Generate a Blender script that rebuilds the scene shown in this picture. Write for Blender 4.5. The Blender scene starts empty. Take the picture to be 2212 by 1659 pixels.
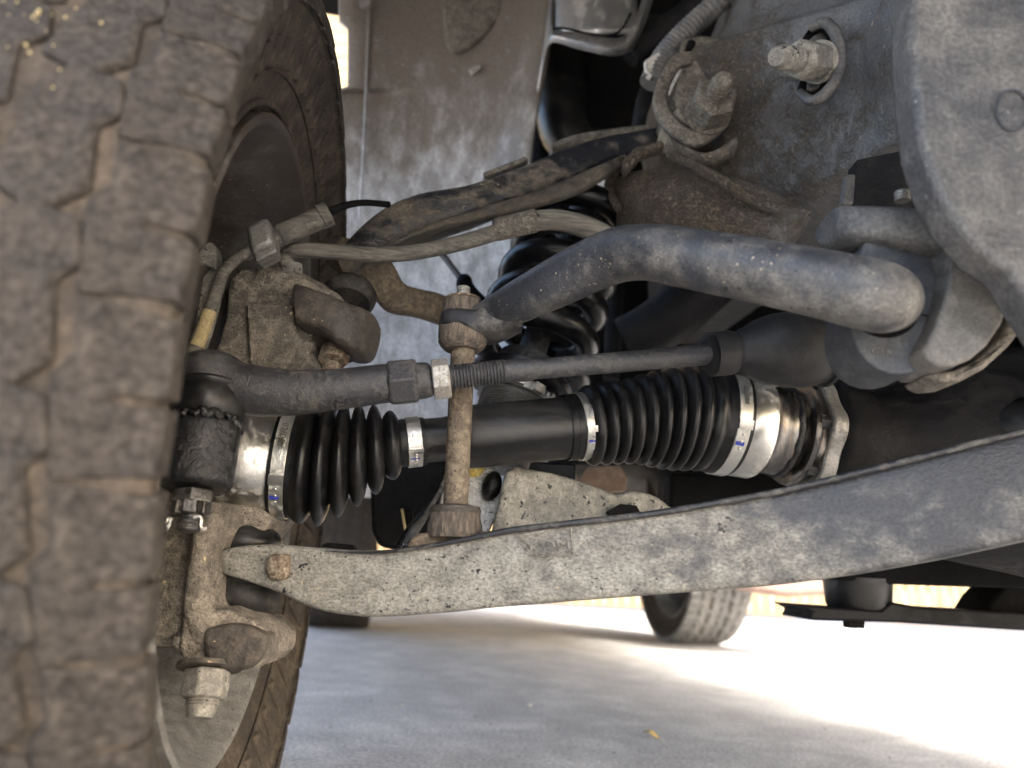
import bpy, bmesh, math, random
from mathutils import Vector, Matrix
random.seed(7)
scene = bpy.context.scene
COL = scene.collection
V = Vector
rad = math.radians

# ------------------------------------------------------------------ camera
FPX = 1600.0                       # focal length in photo units (2212 wide)
PITCH, ROLL = rad(14.0), rad(3.3)
CAM = V((0, 0, .285))
FW = V((0, math.cos(PITCH), math.sin(PITCH)))
_u = V((0, -math.sin(PITCH), math.cos(PITCH)))
_r = V((1, 0, 0))
RT = _r*math.cos(ROLL) + _u*math.sin(ROLL)
UP = -_r*math.sin(ROLL) + _u*math.cos(ROLL)
cam = bpy.data.cameras.new('camera')
co = bpy.data.objects.new('camera', cam); COL.objects.link(co)
m = Matrix((RT, UP, -FW)).transposed().to_4x4(); m.translation = CAM
co.matrix_world = m
cam.sensor_width = 36; cam.lens = 36*FPX/2212
cam.clip_start = .01; cam.clip_end = 2000
cam.dof.use_dof = True; cam.dof.focus_distance = .72; cam.dof.aperture_fstop = 3.8
scene.camera = co

# ------------------------------------------------------------------ sky, sun, exposure
SUN_EL, SUN_AZ = rad(36), rad(128)       # azimuth clockwise from +Y (sun stands to the right, a little behind the camera)
w = bpy.data.worlds.new('World'); scene.world = w; w.use_nodes = True
nt = w.node_tree
bg = nt.nodes['Background']
sky = nt.nodes.new('ShaderNodeTexSky'); sky.sky_type = 'NISHITA'; sky.sun_disc = False
sky.sun_elevation = SUN_EL; sky.sun_rotation = SUN_AZ; sky.dust_density = 5.0; sky.ozone_density = .5; sky.air_density = 1.0
nt.links.new(sky.outputs[0], bg.inputs[0]); bg.inputs[1].default_value = .15
sd = bpy.data.lights.new('sun', 'SUN'); sd.energy = 2.1; sd.angle = rad(15); sd.color = (1, .96, .90)
so = bpy.data.objects.new('sun', sd); COL.objects.link(so)
sdir = V((math.sin(SUN_AZ)*math.cos(SUN_EL), math.cos(SUN_AZ)*math.cos(SUN_EL), math.sin(SUN_EL)))
so.rotation_euler = sdir.to_track_quat('Z', 'Y').to_euler()
vs = scene.view_settings
vs.view_transform = 'Standard'; vs.look = 'None'; vs.gamma = 1; vs.use_curve_mapping = False
vs.exposure = 2.9
try:
    scene.cycles.max_bounces = 8; scene.cycles.diffuse_bounces = 5
except Exception: pass

# ------------------------------------------------------------------ geometry helpers
def P(px, py, Y):
    d = FW + RT*((px-1106)/FPX) + UP*((829.5-py)/FPX)
    return CAM + d*(Y/d.y)
def m_(n, p):                      # n photo units at point p in metres
    return n*(p-CAM).dot(FW)/FPX
def tag(o, label=None, cat=None, group=None, kind=None):
    if label: o['label'] = label
    if cat: o['category'] = cat
    if group: o['group'] = group
    if kind: o['kind'] = kind
    return o
def thing(name, loc, label, cat, group=None):
    o = bpy.data.objects.new(name, None); COL.objects.link(o)
    o.location = loc; o.empty_display_size = .02
    INV[o.name] = Matrix.Translation(loc).inverted()
    return tag(o, label, cat, group)
INV = {}
def catmull(pts, n):
    """pts: list of tuples, n samples per span"""
    if n <= 1: return [tuple(p) for p in pts]
    out = []; k = len(pts)
    for i in range(k-1):
        p0 = pts[max(i-1, 0)]; p1 = pts[i]; p2 = pts[i+1]; p3 = pts[min(i+2, k-1)]
        for j in range(n):
            t = j/n; t2 = t*t; t3 = t2*t
            out.append(tuple(.5*((2*b)+(-a+c)*t+(2*a-5*b+4*c-d)*t2+(-a+3*b-3*c+d)*t3) for a, b, c, d in zip(p0, p1, p2, p3)))
    out.append(tuple(pts[-1])); return out
def perp(n):
    n = n.normalized()
    a = V((0, 0, 1)) if abs(n.z) < .9 else V((0, 1, 0))
    u = n.cross(a).normalized(); return u, n.cross(u).normalized()

class MB:
    def __init__(s): s.v = []; s.f = []
    def rings(s, rr, cap=True, closed=True):
        b = len(s.v); n = len(rr[0])
        for r in rr: s.v += [tuple(p) for p in r]
        for i in range(len(rr)-1):
            for j in range(n if closed else n-1):
                k = (j+1) % n
                s.f.append((b+i*n+j, b+i*n+k, b+(i+1)*n+k, b+(i+1)*n+j))
        if cap:
            s.f.append(tuple(b+j for j in reversed(range(n))))
            s.f.append(tuple(b+(len(rr)-1)*n+j for j in range(n)))
        return s
    def lathe(s, p0, ax, prof, n=32, cap=True, ang=0):
        ax = ax.normalized(); u, w_ = perp(ax)
        return s.rings([[p0+ax*q+(u*math.cos(ang+2*math.pi*j/n)+w_*math.sin(ang+2*math.pi*j/n))*r for j in range(n)] for q, r in prof], cap)
    def tube(s, pts, n=20, cap=True, smooth=6, sx=1.0):
        """pts: (Vector, radius)"""
        q = catmull([(p.x, p.y, p.z, r) for p, r in pts], smooth)
        ps = [V(t[:3]) for t in q]; rs = [t[3] for t in q]
        tan = [(ps[min(i+1, len(ps)-1)]-ps[max(i-1, 0)]).normalized() for i in range(len(ps))]
        u, w_ = perp(tan[0]); rr = []
        for i, p in enumerate(ps):
            u = (u-tan[i]*u.dot(tan[i])).normalized(); w_ = tan[i].cross(u)
            rr.append([p+(u*math.cos(2*math.pi*j/n)*sx+w_*math.sin(2*math.pi*j/n))*rs[i] for j in range(n)])
        return s.rings(rr, cap)
    def ptube(s, pts, **k):        # (px,py,Y,rpx)
        q = []
        for a in pts:
            p = P(*a[:3]); q.append((p, m_(a[3], p)))
        return s.tube(q, **k)
    def box(s, c, ax, h):
        b = len(s.v)
        for i in (-1, 1):
            for j in (-1, 1):
                for k in (-1, 1): s.v.append(tuple(c+ax[0]*(i*h[0])+ax[1]*(j*h[1])+ax[2]*(k*h[2])))
        for q in ((0, 1, 3, 2), (4, 6, 7, 5), (0, 4, 5, 1), (2, 3, 7, 6), (0, 2, 6, 4), (1, 5, 7, 3)):
            s.f.append(tuple(b+i for i in q))
        return s
    def abox(s, lo, hi):
        lo = V(lo); hi = V(hi)
        return s.box((lo+hi)/2, (V((1, 0, 0)), V((0, 1, 0)), V((0, 0, 1))), (hi-lo)/2)
    def prism(s, pts, ext):
        b = len(s.v); n = len(pts)
        s.v += [tuple(p) for p in pts]+[tuple(p+ext) for p in pts]
        s.f.append(tuple(b+i for i in range(n))); s.f.append(tuple(b+n+i for i in reversed(range(n))))
        for i in range(n):
            k = (i+1) % n; s.f.append((b+k, b+i, b+n+i, b+n+k))
        return s
    def slab(s, pts, Y=None, thick=.02, smooth=1):
        q = [(a[0], a[1], a[2] if len(a) > 2 else Y) for a in pts]
        if smooth > 1: q = catmull(q+[q[0]], smooth)[:-1]
        return s.prism([P(*a) for a in q], V((0, thick, 0)))
    def band(s, top, bot, thick, p=.5, n=24, smooth=5):
        """top, bot: matching lists (px,py,Y); thick metres (number or list)"""
        T = catmull(top, smooth); B = catmull(bot, smooth)
        if not isinstance(thick, (list, tuple)): thick = [thick]*len(top)
        K = [t[0] for t in catmull([(t,) for t in thick], smooth)]
        rr = []
        for a, b_, k in zip(T, B, K):
            pa = P(*a); pb = P(*b_); mid = (pa+pb)/2+V((0, k/2, 0)); e1 = (pa-pb)/2; e2 = V((0, k/2, 0))
            ring = []
            for j in range(n):
                t = 2*math.pi*j/n; c, d = math.cos(t), math.sin(t)
                ring.append(mid+e1*(math.copysign(abs(c)**p, c))+e2*(math.copysign(abs(d)**p, d)))
            rr.append(ring)
        return s.rings(rr)
    def sphere(s, c, r, ax=V((0, 0, 1)), n=24, k=12, sq=1.0):
        return s.lathe(c, ax, [(-r*sq*math.cos(math.pi*i/k), max(r*math.sin(math.pi*i/k), 1e-5)) for i in range(k+1)], n)
    def hexa(s, p0, ax, h, r, ang=0):
        return s.lathe(p0, ax, [(0, r*.95), (h*.08, r), (h*.9, r), (h, r*.88)], 6, ang=ang)
    def thread(s, p0, ax, h, r, turns, d=.08, n=24, tip=0):
        pr = []
        for i in range(turns):
            a = h*i/turns; st = h/turns
            pr += [(a, r*(1-d)), (a+st*.35, r), (a+st*.6, r), (a+st*.95, r*(1-d))]
        if tip: pr += [(h+tip*.4, r*(1-d)), (h+tip, r*.72)]
        return s.lathe(p0, ax, pr, n)
    def build(s, name, mat, parent=None, sharp=40, flat=False, bevel=0, seg=2, remesh=0, sm=4, sub=0, disp=None, kind=None, label=None):
        me = bpy.data.meshes.new(name)
        vv = s.v
        if parent is not None and parent.name in INV:
            im = INV[parent.name]; vv = [tuple(im @ V(p)) for p in vv]
        me.from_pydata(vv, [], s.f)
        bm = bmesh.new(); bm.from_mesh(me); bmesh.ops.recalc_face_normals(bm, faces=bm.faces); bm.to_mesh(me); bm.free()
        me.polygons.foreach_set('use_smooth', [not flat]*len(me.polygons))
        if not flat and not remesh:
            me.set_sharp_from_angle(angle=rad(sharp))
        me.materials.append(mat)
        o = bpy.data.objects.new(name, me); COL.objects.link(o)
        if parent is not None:
            o.parent = parent
            INV[o.name] = INV.get(parent.name, Matrix.Identity(4))
        if bevel:
            b = o.modifiers.new('b', 'BEVEL'); b.width = bevel; b.segments = seg; b.limit_method = 'ANGLE'; b.angle_limit = rad(35)
            b.harden_normals = False
        if remesh:
            r = o.modifiers.new('r', 'REMESH'); r.mode = 'VOXEL'; r.voxel_size = remesh; r.use_smooth_shade = True
            if sm:
                q = o.modifiers.new('s', 'SMOOTH'); q.iterations = sm; q.factor = .5
        if sub:
            q = o.modifiers.new('u', 'SUBSURF'); q.levels = sub; q.render_levels = sub
        if disp:
            tx = bpy.data.textures.new('t', 'CLOUDS'); tx.noise_scale = disp[0]; tx.noise_depth = 3
            q = o.modifiers.new('d', 'DISPLACE'); q.texture = tx; q.strength = disp[1]; q.mid_level = .5
        if kind: o['kind'] = kind
        if label: o['label'] = label
        return o

def emboss(text, size, depth, origin, xdir, normal, mat, parent, name='lettering', sx=1):
    cu = bpy.data.curves.new('txt', 'FONT'); cu.body = text; cu.size = size; cu.extrude = depth; cu.align_x = 'CENTER'; cu.align_y = 'CENTER'
    to = bpy.data.objects.new('txt', cu); COL.objects.link(to)
    dg = bpy.context.evaluated_depsgraph_get(); dg.update()
    me = bpy.data.meshes.new_from_object(to.evaluated_get(dg)); bpy.data.objects.remove(to)
    x = xdir.normalized(); z = normal.normalized(); z = (z-x*z.dot(x)).normalized(); y = z.cross(x)
    M = Matrix((x*sx, y, z)).transposed().to_4x4(); M.translation = origin
    me.transform(INV.get(parent.name, Matrix.Identity(4)) @ M); me.materials.clear(); me.materials.append(mat)
    o = bpy.data.objects.new(name, me); COL.objects.link(o); o.parent = parent
    return o

# ------------------------------------------------------------------ materials
def _n(nt, t, **k):
    n = nt.nodes.new(t)
    for a, b in k.items(): setattr(n, a, b)
    return n
def noise(nt, vec, scale, detail=4, rough=.55, dist=0):
    n = _n(nt, 'ShaderNodeTexNoise'); n.inputs['Scale'].default_value = scale; n.inputs['Detail'].default_value = detail
    n.inputs['Roughness'].default_value = rough; n.inputs['Distortion'].default_value = dist
    nt.links.new(vec, n.inputs['Vector']); return n.outputs[0]
def ramp(nt, fac, a, b, ca=0., cb=1.):
    n = _n(nt, 'ShaderNodeMapRange'); n.inputs[1].default_value = a; n.inputs[2].default_value = b
    n.inputs[3].default_value = ca; n.inputs[4].default_value = cb; n.interpolation_type = 'SMOOTHSTEP'
    nt.links.new(fac, n.inputs[0]); return n.outputs[0]
def mix(nt, fac, a, b):
    n = _n(nt, 'ShaderNodeMix', data_type='RGBA')
    for i, x in ((0, fac), (6, a), (7, b)):
        if isinstance(x, bpy.types.NodeSocket): nt.links.new(x, n.inputs[i])
        elif i == 0: n.inputs[0].default_value = x
        else: n.inputs[i].default_value = (*x, 1)
    return n.outputs[2]
def mathn(nt, op, a, b=None):
    n = _n(nt, 'ShaderNodeMath', operation=op)
    for i, x in enumerate((a, b)):
        if x is None: continue
        if isinstance(x, bpy.types.NodeSocket): nt.links.new(x, n.inputs[i])
        else: n.inputs[i].default_value = x
    return n.outputs[0]
MATS = {}
def grime(name, base, dust, amt=.5, scale=25, rough=.6, drough=.9, metal=0., bump=.4, grain=500, soft=.18, stretch=None,
          spots=None, spot_scale=180, spot_lv=.68, dist=.6, seed=0, fine=.25, bumpd=.002, coat=0, lumps=None, grad=None, spec=.5, smask=False):
    mt = bpy.data.materials.new(name); mt.use_nodes = True; nt = mt.node_tree; MATS[name] = mt
    bs = nt.nodes['Principled BSDF']
    tc = _n(nt, 'ShaderNodeTexCoord'); mp = _n(nt, 'ShaderNodeMapping'); mp.inputs['Location'].default_value = (seed*1.7, seed*3.1, seed*.9)
    if stretch: mp.inputs['Scale'].default_value = stretch
    nt.links.new(tc.outputs['Object'], mp.inputs[0]); v = mp.outputs[0]
    n1 = noise(nt, v, scale, 6, .62, dist)
    n2 = noise(nt, v, grain, 3, .6)
    n3 = noise(nt, v, scale*4.3, 5, .6, .3)
    f = mathn(nt, 'ADD', mathn(nt, 'MULTIPLY', n1, .65), mathn(nt, 'MULTIPLY', n3, .35))
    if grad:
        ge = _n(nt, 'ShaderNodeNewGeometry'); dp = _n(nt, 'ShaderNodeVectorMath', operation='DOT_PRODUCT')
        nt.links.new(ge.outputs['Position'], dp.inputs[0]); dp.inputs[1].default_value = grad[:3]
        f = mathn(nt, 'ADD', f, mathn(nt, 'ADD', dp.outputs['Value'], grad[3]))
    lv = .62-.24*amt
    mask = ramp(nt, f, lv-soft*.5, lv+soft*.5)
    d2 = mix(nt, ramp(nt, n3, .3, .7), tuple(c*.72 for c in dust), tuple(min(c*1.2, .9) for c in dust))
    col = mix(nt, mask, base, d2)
    g = _n(nt, 'ShaderNodeMix', data_type='RGBA', blend_type='MULTIPLY'); g.inputs[0].default_value = 1
    nt.links.new(col, g.inputs[6])
    gv = ramp(nt, n2, .25, .75, 1-fine, 1+fine); cc = _n(nt, 'ShaderNodeCombineColor')
    for i in range(3): nt.links.new(gv, cc.inputs[i])
    nt.links.new(cc.outputs[0], g.inputs[7]); col = g.outputs[2]
    if spots:
        for k, (sc, slv, scol) in enumerate(spots):
            sn = noise(nt, v, sc, 2, .5, .4)
            clus = noise(nt, v, sc*.12, 3, .5)
            th = mathn(nt, 'ADD', sn, mathn(nt, 'MULTIPLY', clus, .35))
            sm_ = ramp(nt, th, slv+.26, slv+.29)
            if smask: sm_ = mathn(nt, 'MULTIPLY', sm_, mask)
            col = mix(nt, sm_, col, scol)
    if lumps and len(lumps) > 2:
        l2 = noise(nt, v, lumps[0], 5, .65, .1)
        col = mix(nt, mathn(nt, 'MULTIPLY', mathn(nt, 'MULTIPLY', ramp(nt, l2, .56, .42), mask), .5), col, lumps[2])
    nt.links.new(col, bs.inputs['Base Color'])
    nt.links.new(ramp(nt, mask, 0, 1, rough, drough), bs.inputs['Roughness'])
    bs.inputs['Metallic'].default_value = metal
    bs.inputs['Specular IOR Level'].default_value = spec
    if metal and metal > .05:
        nt.links.new(ramp(nt, mask, 0, 1, metal, metal*.3), bs.inputs['Metallic'])
    if coat: bs.inputs['Coat Weight'].default_value = coat
    h = mathn(nt, 'ADD', mathn(nt, 'MULTIPLY', mask, .5), mathn(nt, 'MULTIPLY', n2, .55))
    h = mathn(nt, 'ADD', h, mathn(nt, 'MULTIPLY', n3, .5))
    if lumps:
        ln = noise(nt, v, lumps[0], 5, .65, .1); h = mathn(nt, 'ADD', h, mathn(nt, 'MULTIPLY', mathn(nt, 'MULTIPLY', ramp(nt, ln, .42, .62), mask), lumps[1]))
    b = _n(nt, 'ShaderNodeBump'); b.inputs['Strength'].default_value = bump; b.inputs['Distance'].default_value = bumpd
    nt.links.new(h, b.inputs['Height']); nt.links.new(b.outputs[0], bs.inputs['Normal'])
    return mt
M = {}
M['lca'] = grime('dusty_arm_steel', (.026, .027, .032), (.225, .215, .188), .60, 13, .4, .92, bump=.7, soft=.30, fine=.4, grad=(-.58, 0, -.45, .22), smask=True, spots=[(210, .61, (.016, .016, .018)), (460, .60, (.03, .03, .032)), (300, .64, (.36, .30, .21))], stretch=(.7, 1, 1), seed=1)
M['sway'] = grime('sway_bar_steel', (.034, .036, .042), (.135, .127, .114), .54, 14, .34, .8, bump=.5, soft=.30, fine=.35, grad=(.16, 0, -.7, .28), spots=[(240, .61, (.012, .012, .012)), (420, .625, (.36, .30, .22))], seed=2)
M['uca'] = grime('upper_arm_steel', (.026, .025, .025), (.100, .083, .064), .5, 26, .45, .92, bump=.7, soft=.3, spots=[(240, .66, (.012, .012, .012)), (300, .66, (.24, .19, .13))], seed=3, stretch=(.6, 1, 1))
M['knuckle'] = grime('rusty_cast_iron', (.088, .077, .064), (.215, .188, .152), .60, 26, .75, .95, bump=1.0, bumpd=.0028, fine=.4, spots=[(120, .66, (.55, .42, .25)), (330, .61, (.03, .025, .02))], seed=4, soft=.26)
M['cast_dark'] = grime('dark_cast_iron', (.036, .031, .027), (.105, .088, .070), .42, 26, .5, .85, bump=.7, spots=[(200, .67, (.45, .34, .2))], seed=5, soft=.35)  # darker brown casting for the ball joint arm, lower flank and washers
M['frame'] = grime('frame_paint', (.054, .054, .057), (.116, .110, .102), .5, 11, .42, .8, bump=.8, grain=300, fine=.35, spots=[(300, .69, (.45, .44, .42)), (150, .70, (.03, .03, .03))], seed=6, soft=.4)
M['tower'] = grime('grimy_tower', (.098, .099, .102), (.155, .122, .088), .5, 14, .45, .95, bump=1.0, bumpd=.003, grain=330, fine=.35, spots=[(170, .67, (.42, .33, .22)), (420, .68, (.5, .49, .47))], seed=7, soft=.34, lumps=(230, 2.6, (.045, .036, .028)), grad=(-1.9, 0, -.35, .84))
M['tie'] = grime('black_ecoat', (.030, .030, .033), (.065, .061, .056), .28, 40, .40, .75, bump=.5, grain=800, seed=8, fine=.35)
M['cast_black'] = grime('painted_black_casting', (.012, .0125, .0145), (.030, .029, .028), .3, 45, .34, .7, bump=.9, grain=500, seed=9, bumpd=.0015)
M['rubber'] = grime('black_rubber', (.0065, .0065, .0072), (.016, .0155, .015), .35, 20, .34, .55, bump=.12, grain=600, seed=10, spec=.4)
M['old_rubber'] = grime('dusty_rubber', (.06, .05, .042), (.15, .12, .092), .6, 35, .8, .95, bump=.8, grain=260, seed=11, stretch=(2.5, 2.5, .5))
M['hose'] = grime('ribbed_hose_rubber', (.06, .058, .052), (.14, .128, .108), .65, 30, .75, .92, bump=.6, grain=420, stretch=(.12, 1.6, 1.6), seed=12)
M['link'] = grime('brown_link_steel', (.085, .063, .042), (.17, .135, .095), .55, 45, .65, .9, bump=.6, seed=13, spots=[(300, .6, (.03, .025, .02))])
M['shaft'] = grime('satin_black_shaft', (.010, .010, .011), (.034, .033, .032), .34, 22, .30, .55, bump=.2, grain=900, seed=14, stretch=(.25, 1, 1), spec=.45, spots=[(260, .71, (.12, .115, .11))])
M['steel'] = grime('bright_steel', (.62, .61, .58), (.42, .40, .37), .25, 30, .28, .5, metal=1., bump=.15, grain=700, seed=15, fine=.1)
M['band'] = grime('stainless_band', (.66, .65, .61), (.5, .49, .46), .25, 40, .34, .5, metal=.95, bump=.12, grain=700, seed=16, fine=.08)
M['zinc'] = grime('zinc_nut', (.36, .35, .33), (.28, .26, .22), .4, 60, .5, .8, metal=.5, bump=.4, seed=17)
M['gun'] = grime('heat_blued_steel', (.15, .145, .14), (.26, .205, .16), .3, 22, .3, .42, metal=1., bump=.12, grain=600, seed=18, stretch=(2.2, .4, .4))
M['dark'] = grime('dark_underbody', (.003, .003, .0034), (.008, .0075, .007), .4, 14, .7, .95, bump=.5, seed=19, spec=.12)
M['diff'] = grime('dark_housing', (.0055, .0055, .0068), (.014, .0135, .0135), .4, 14, .55, .85, bump=.5, seed=20, spec=.2)
M['spring'] = grime('gloss_black_spring', (.004, .004, .005), (.014, .013, .012), .2, 40, .30, .45, bump=.06, grain=300, seed=21, spec=.35)
M['liner'] = grime('splash_panel', (.15, .130, .110), (.56, .57, .59), .5, 7, .36, .55, bump=.2, grain=260, seed=22, soft=.5, stretch=(1.3, 1, .6), grad=(0, 0, -.85, .80), spots=[(80, .63, (.24, .24, .245)), (170, .67, (.5, .44, .36))])  # paler towards the bottom: light falloff put into the colour, over a brown dirt tint
M['liner_top'] = grime('splash_panel_upper', (.085, .078, .070), (.17, .155, .135), .55, 9, .55, .85, bump=.35, grain=300, seed=23, soft=.35, spots=[(120, .66, (.45, .38, .28))])
M['shield'] = grime('bright_heat_shield', (.5, .5, .5), (.3, .28, .25), .3, 20, .3, .6, metal=.8, bump=.15, seed=24, spots=[(260, .66, (.6, .58, .5))])
M['tyre'] = grime('dusty_tyre_rubber', (.030, .027, .025), (.085, .068, .052), .62, 12, .8, .95, bump=.4, grain=300, seed=25, soft=.4, spec=.15)
M['tread'] = grime('tread_rubber', (.030, .028, .027), (.058, .048, .039), .5, 8, .75, .95, bump=.9, grain=220, seed=26, soft=.6, fine=.45, lumps=(90, 1.0), spec=.15)
M['rim'] = grime('dusty_rim_barrel', (.050, .038, .029), (.155, .152, .145), .5, 10, .5, .85, bump=.35, seed=27, soft=.4, grad=(0, 0, -.55, .20), spots=[(300, .65, (.4, .32, .24)), (200, .64, (.03, .025, .02))])
M['dusty'] = grime('pale_dusty_steel', (.15, .14, .125), (.26, .245, .21), .6, 26, .7, .95, bump=.5, seed=28, spots=[(140, .58, (.04, .04, .042)), (300, .6, (.05, .05, .05))])
M['cam'] = grime('brown_grime_steel', (.085, .074, .060), (.16, .142, .118), .6, 40, .75, .95, bump=1.0, grain=420, fine=.4, seed=29, spots=[(200, .67, (.42, .33, .22)), (300, .64, (.03, .026, .022))])
M['conduit'] = grime('grey_conduit', (.075, .075, .078), (.14, .135, .125), .5, 40, .5, .8, bump=.3, seed=30)
M['alu'] = grime('speckled_silver_casting', (.5, .5, .5), (.62, .62, .6), .5, 60, .5, .7, metal=.35, bump=.6, seed=31, spots=[(300, .57, (.04, .04, .04))])
M['yellow'] = grime('yellow_bushing', (.65, .47, .10), (.72, .6, .2), .4, 40, .5, .7, bump=.2, seed=32)
M['stripe'] = grime('yellow_tape', (.42, .34, .17), (.34, .27, .15), .4, 50, .7, .9, bump=.2, seed=33)
M['white'] = grime('white_plastic', (.5, .49, .46), (.34, .3, .25), .35, 50, .6, .8, bump=.2, seed=34)
M['clip'] = grime('grey_clip_steel', (.24, .235, .22), (.15, .14, .125), .4, 50, .4, .7, metal=.5, bump=.3, seed=35)
M['cream'] = grime('cream_paint', (.27, .20, .11), (.24, .175, .095), .4, 20, .5, .7, bump=.1, seed=36)
M['blue'] = grime('blue_paint_pen', (.03, .05, .36), (.04, .06, .4), .3, 90, .5, .6, bump=.1, seed=37)
M['brown'] = grime('brown_shield', (.26, .16, .10), (.3, .2, .13), .4, 20, .7, .8, bump=.2, seed=38)
M['grease'] = grime('black_grease', (.008, .008, .009), (.012, .012, .013), .3, 60, .12, .25, bump=.6, grain=200, seed=39)
M['concrete'] = grime('concrete', (.335, .331, .322), (.43, .423, .41), .5, 2.0, .85, .95, bump=.45, grain=150, seed=40, soft=.55, fine=.34, bumpd=.004, spots=[(14, .68, (.22, .215, .205)), (110, .70, (.60, .58, .55)), (90, .68, (.18, .178, .172))])
M['fence'] = grime('tan_fence_paint', (.235, .165, .082), (.20, .135, .062), .5, 2.5, .7, .85, bump=.2, grain=60, seed=41)
M['leaf'] = grime('dry_leaf', (.42, .30, .08), (.5, .36, .12), .4, 60, .7, .85, bump=.3, seed=42)
M['boot_dusty'] = grime('dusty_boot_rubber', (.016, .015, .0145), (.050, .045, .039), .45, 24, .55, .85, bump=.3, seed=52, spec=.3)
M['bush'] = grime('grey_rubber_bushing', (.034, .039, .050), (.070, .071, .073), .5, 16, .55, .85, bump=.3, seed=53, soft=.4)
M['strap'] = grime('brown_grey_strap', (.085, .080, .074), (.150, .140, .124), .55, 14, .5, .85, bump=.4, seed=54, soft=.4, spots=[(70, .70, (.42, .31, .18))])
M['tread_lit'] = grime('lit_pale_tread', (.17, .17, .172), (.24, .235, .225), .5, 14, .8, .95, bump=.6, seed=55)  # paler rear tread: its lit look put into the colour, along with dust
M['arm_black'] = grime('black_arm_paint', (.014, .0155, .020), (.120, .102, .080), .38, 24, .3, .9, bump=.8, soft=.18, fine=.35, grad=(-.10, 0, -.5, .36), spots=[(260, .65, (.22, .17, .11))], seed=56, stretch=(.6, 1, 1))
M['rack_boot'] = grime('satin_rack_boot_rubber', (.010, .010, .011), (.024, .023, .022), .3, 18, .5, .7, bump=.15, seed=58, spec=.35, soft=.4)
M['nut_dark'] = grime('dark_plated_steel', (.13, .125, .12), (.08, .075, .07), .35, 60, .3, .5, metal=.9, bump=.2, seed=50)
M['edge'] = grime('black_arm_edge', (.018, .018, .021), (.10, .095, .085), .32, 30, .45, .85, bump=.5, seed=51)
M['rust'] = grime('rusty_bolt', (.14, .095, .06), (.30, .25, .19), .45, 90, .6, .9, metal=.3, bump=.7, seed=43)
M['body'] = grime('truck_paint', (.30, .29, .27), (.34, .32, .3), .4, 3, .3, .5, bump=.05, seed=44)
M['redbrown'] = grime('red_oxide_underside', (.20, .13, .11), (.24, .16, .13), .4, 6, .7, .85, bump=.2, seed=45)

# ================================================================== SETTING
PSI = .139
AX = V((math.cos(PSI), math.sin(PSI), 0))       # axle direction (towards the truck's middle)
LN = V((-math.sin(PSI), math.cos(PSI), 0))      # rearwards along the truck
ZZ = V((0, 0, 1))
b = MB(); b.v = [(-400, -400, 0), (400, -400, 0), (400, 400, 0), (-400, 400, 0)]; b.f = [(0, 1, 2, 3)]
tag(b.build('ground', M['concrete']), kind='structure')

# fence far behind, board by board
fy = 6.3
fr = thing('fence', V((-3, fy, 0)), 'tan painted board fence standing far behind the truck', 'fence')
proto = None
for i in range(150):
    x = -3+i*.092
    if proto is None:
        proto = MB().abox((x, fy, .03), (x+.082, fy+.02, 1.85)).build('board', M['fence'], fr, bevel=.006)
    else:
        o = proto.copy(); COL.objects.link(o); o.parent = fr; o.location.x = i*.092; o.location.y = random.uniform(-.006, .006)
b = MB()
for z in (.35, 1.4): b.abox((-3.05, fy+.022, z), (10.9, fy+.07, z+.09))
b.build('rail', M['fence'], fr)

hs = thing('house', V((-5, 9, 0)), 'cream house wall glimpsed between the front tyre and the splash panel', 'house')
MB().abox((-9, 9.0, 0), (-.4, 9.3, 9.5)).build('wall', M['cream'], hs)
proto = None
for i in range(46):
    if proto is None:
        proto = MB().abox((-9.02, 8.975, .1), (-.38, 8.998, .29)).build('siding_plank', M['cream'], hs, bevel=.008)
    else:
        o = proto.copy(); COL.objects.link(o); o.parent = hs; o.location.z = i*.2
# ================================================================== TRUCK BODY over the suspension
W0 = V((-.208, .725, .398))                      # inner tyre plane at the front hub
def veh(x, y, z):                                # truck axes: x from the inner tyre plane inwards, y rearwards from the axle
    return V((W0.x, W0.y, 0))+AX*x+LN*y+ZZ*z
tb = thing('truck_body', veh(.6, 1.5, 0), 'truck body and floor pan carried above the suspension', 'truck')  # body alone; wheels, chassis and engine are separate things
def vbox(b, lo, hi):
    lo = V(lo); hi = V(hi); c = (lo+hi)/2; h = (hi-lo)/2
    return b.box(veh(*c), (AX, LN, ZZ), h)
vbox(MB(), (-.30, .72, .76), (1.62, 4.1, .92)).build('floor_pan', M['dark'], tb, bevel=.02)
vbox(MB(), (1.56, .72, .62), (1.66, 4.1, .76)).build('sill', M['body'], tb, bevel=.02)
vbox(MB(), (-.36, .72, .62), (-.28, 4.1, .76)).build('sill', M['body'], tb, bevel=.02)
vbox(MB(), (-.20, -1.36, 1.52), (1.70, .80, 1.58)).build('hood_blocker', M['dark'], tb, bevel=.02)  # unseen, raised and lengthened to keep the sun off the suspension
vbox(MB(), (.45, -1.36, .62), (1.70, -1.26, 1.50)).build('grille_blocker', M['dark'], tb, bevel=.02)  # unseen front wall added to block the sun
vbox(MB(), (1.64, -1.24, .74), (1.70, .70, 1.50)).build('fender', M['body'], tb, bevel=.02)  # unseen side wall added to block the sun from the right
b = MB()
b.prism([veh(-.30, -.55, .80), veh(-.30, -.30, .98), veh(-.30, .56, 1.50), veh(-.30, .56, 1.54), veh(-.30, -.32, 1.03), veh(-.30, -.58, .83)], AX*.62)
b.build('wheel_well_blocker', M['liner_top'], tb)  # unseen roof added to dim the tyre top and splash panel
vbox(MB(), (1.2, -.35, .36), (1.60, .42, .95)).build('wheel_housing_blocker', M['dark'], tb, bevel=.05)  # unseen box for the far front wheel, blocks low sun
vbox(MB(), (.95, .85, .46), (1.15, 1.8, .755)).build('gearbox', M['dark'], tb, bevel=.05)

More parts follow.
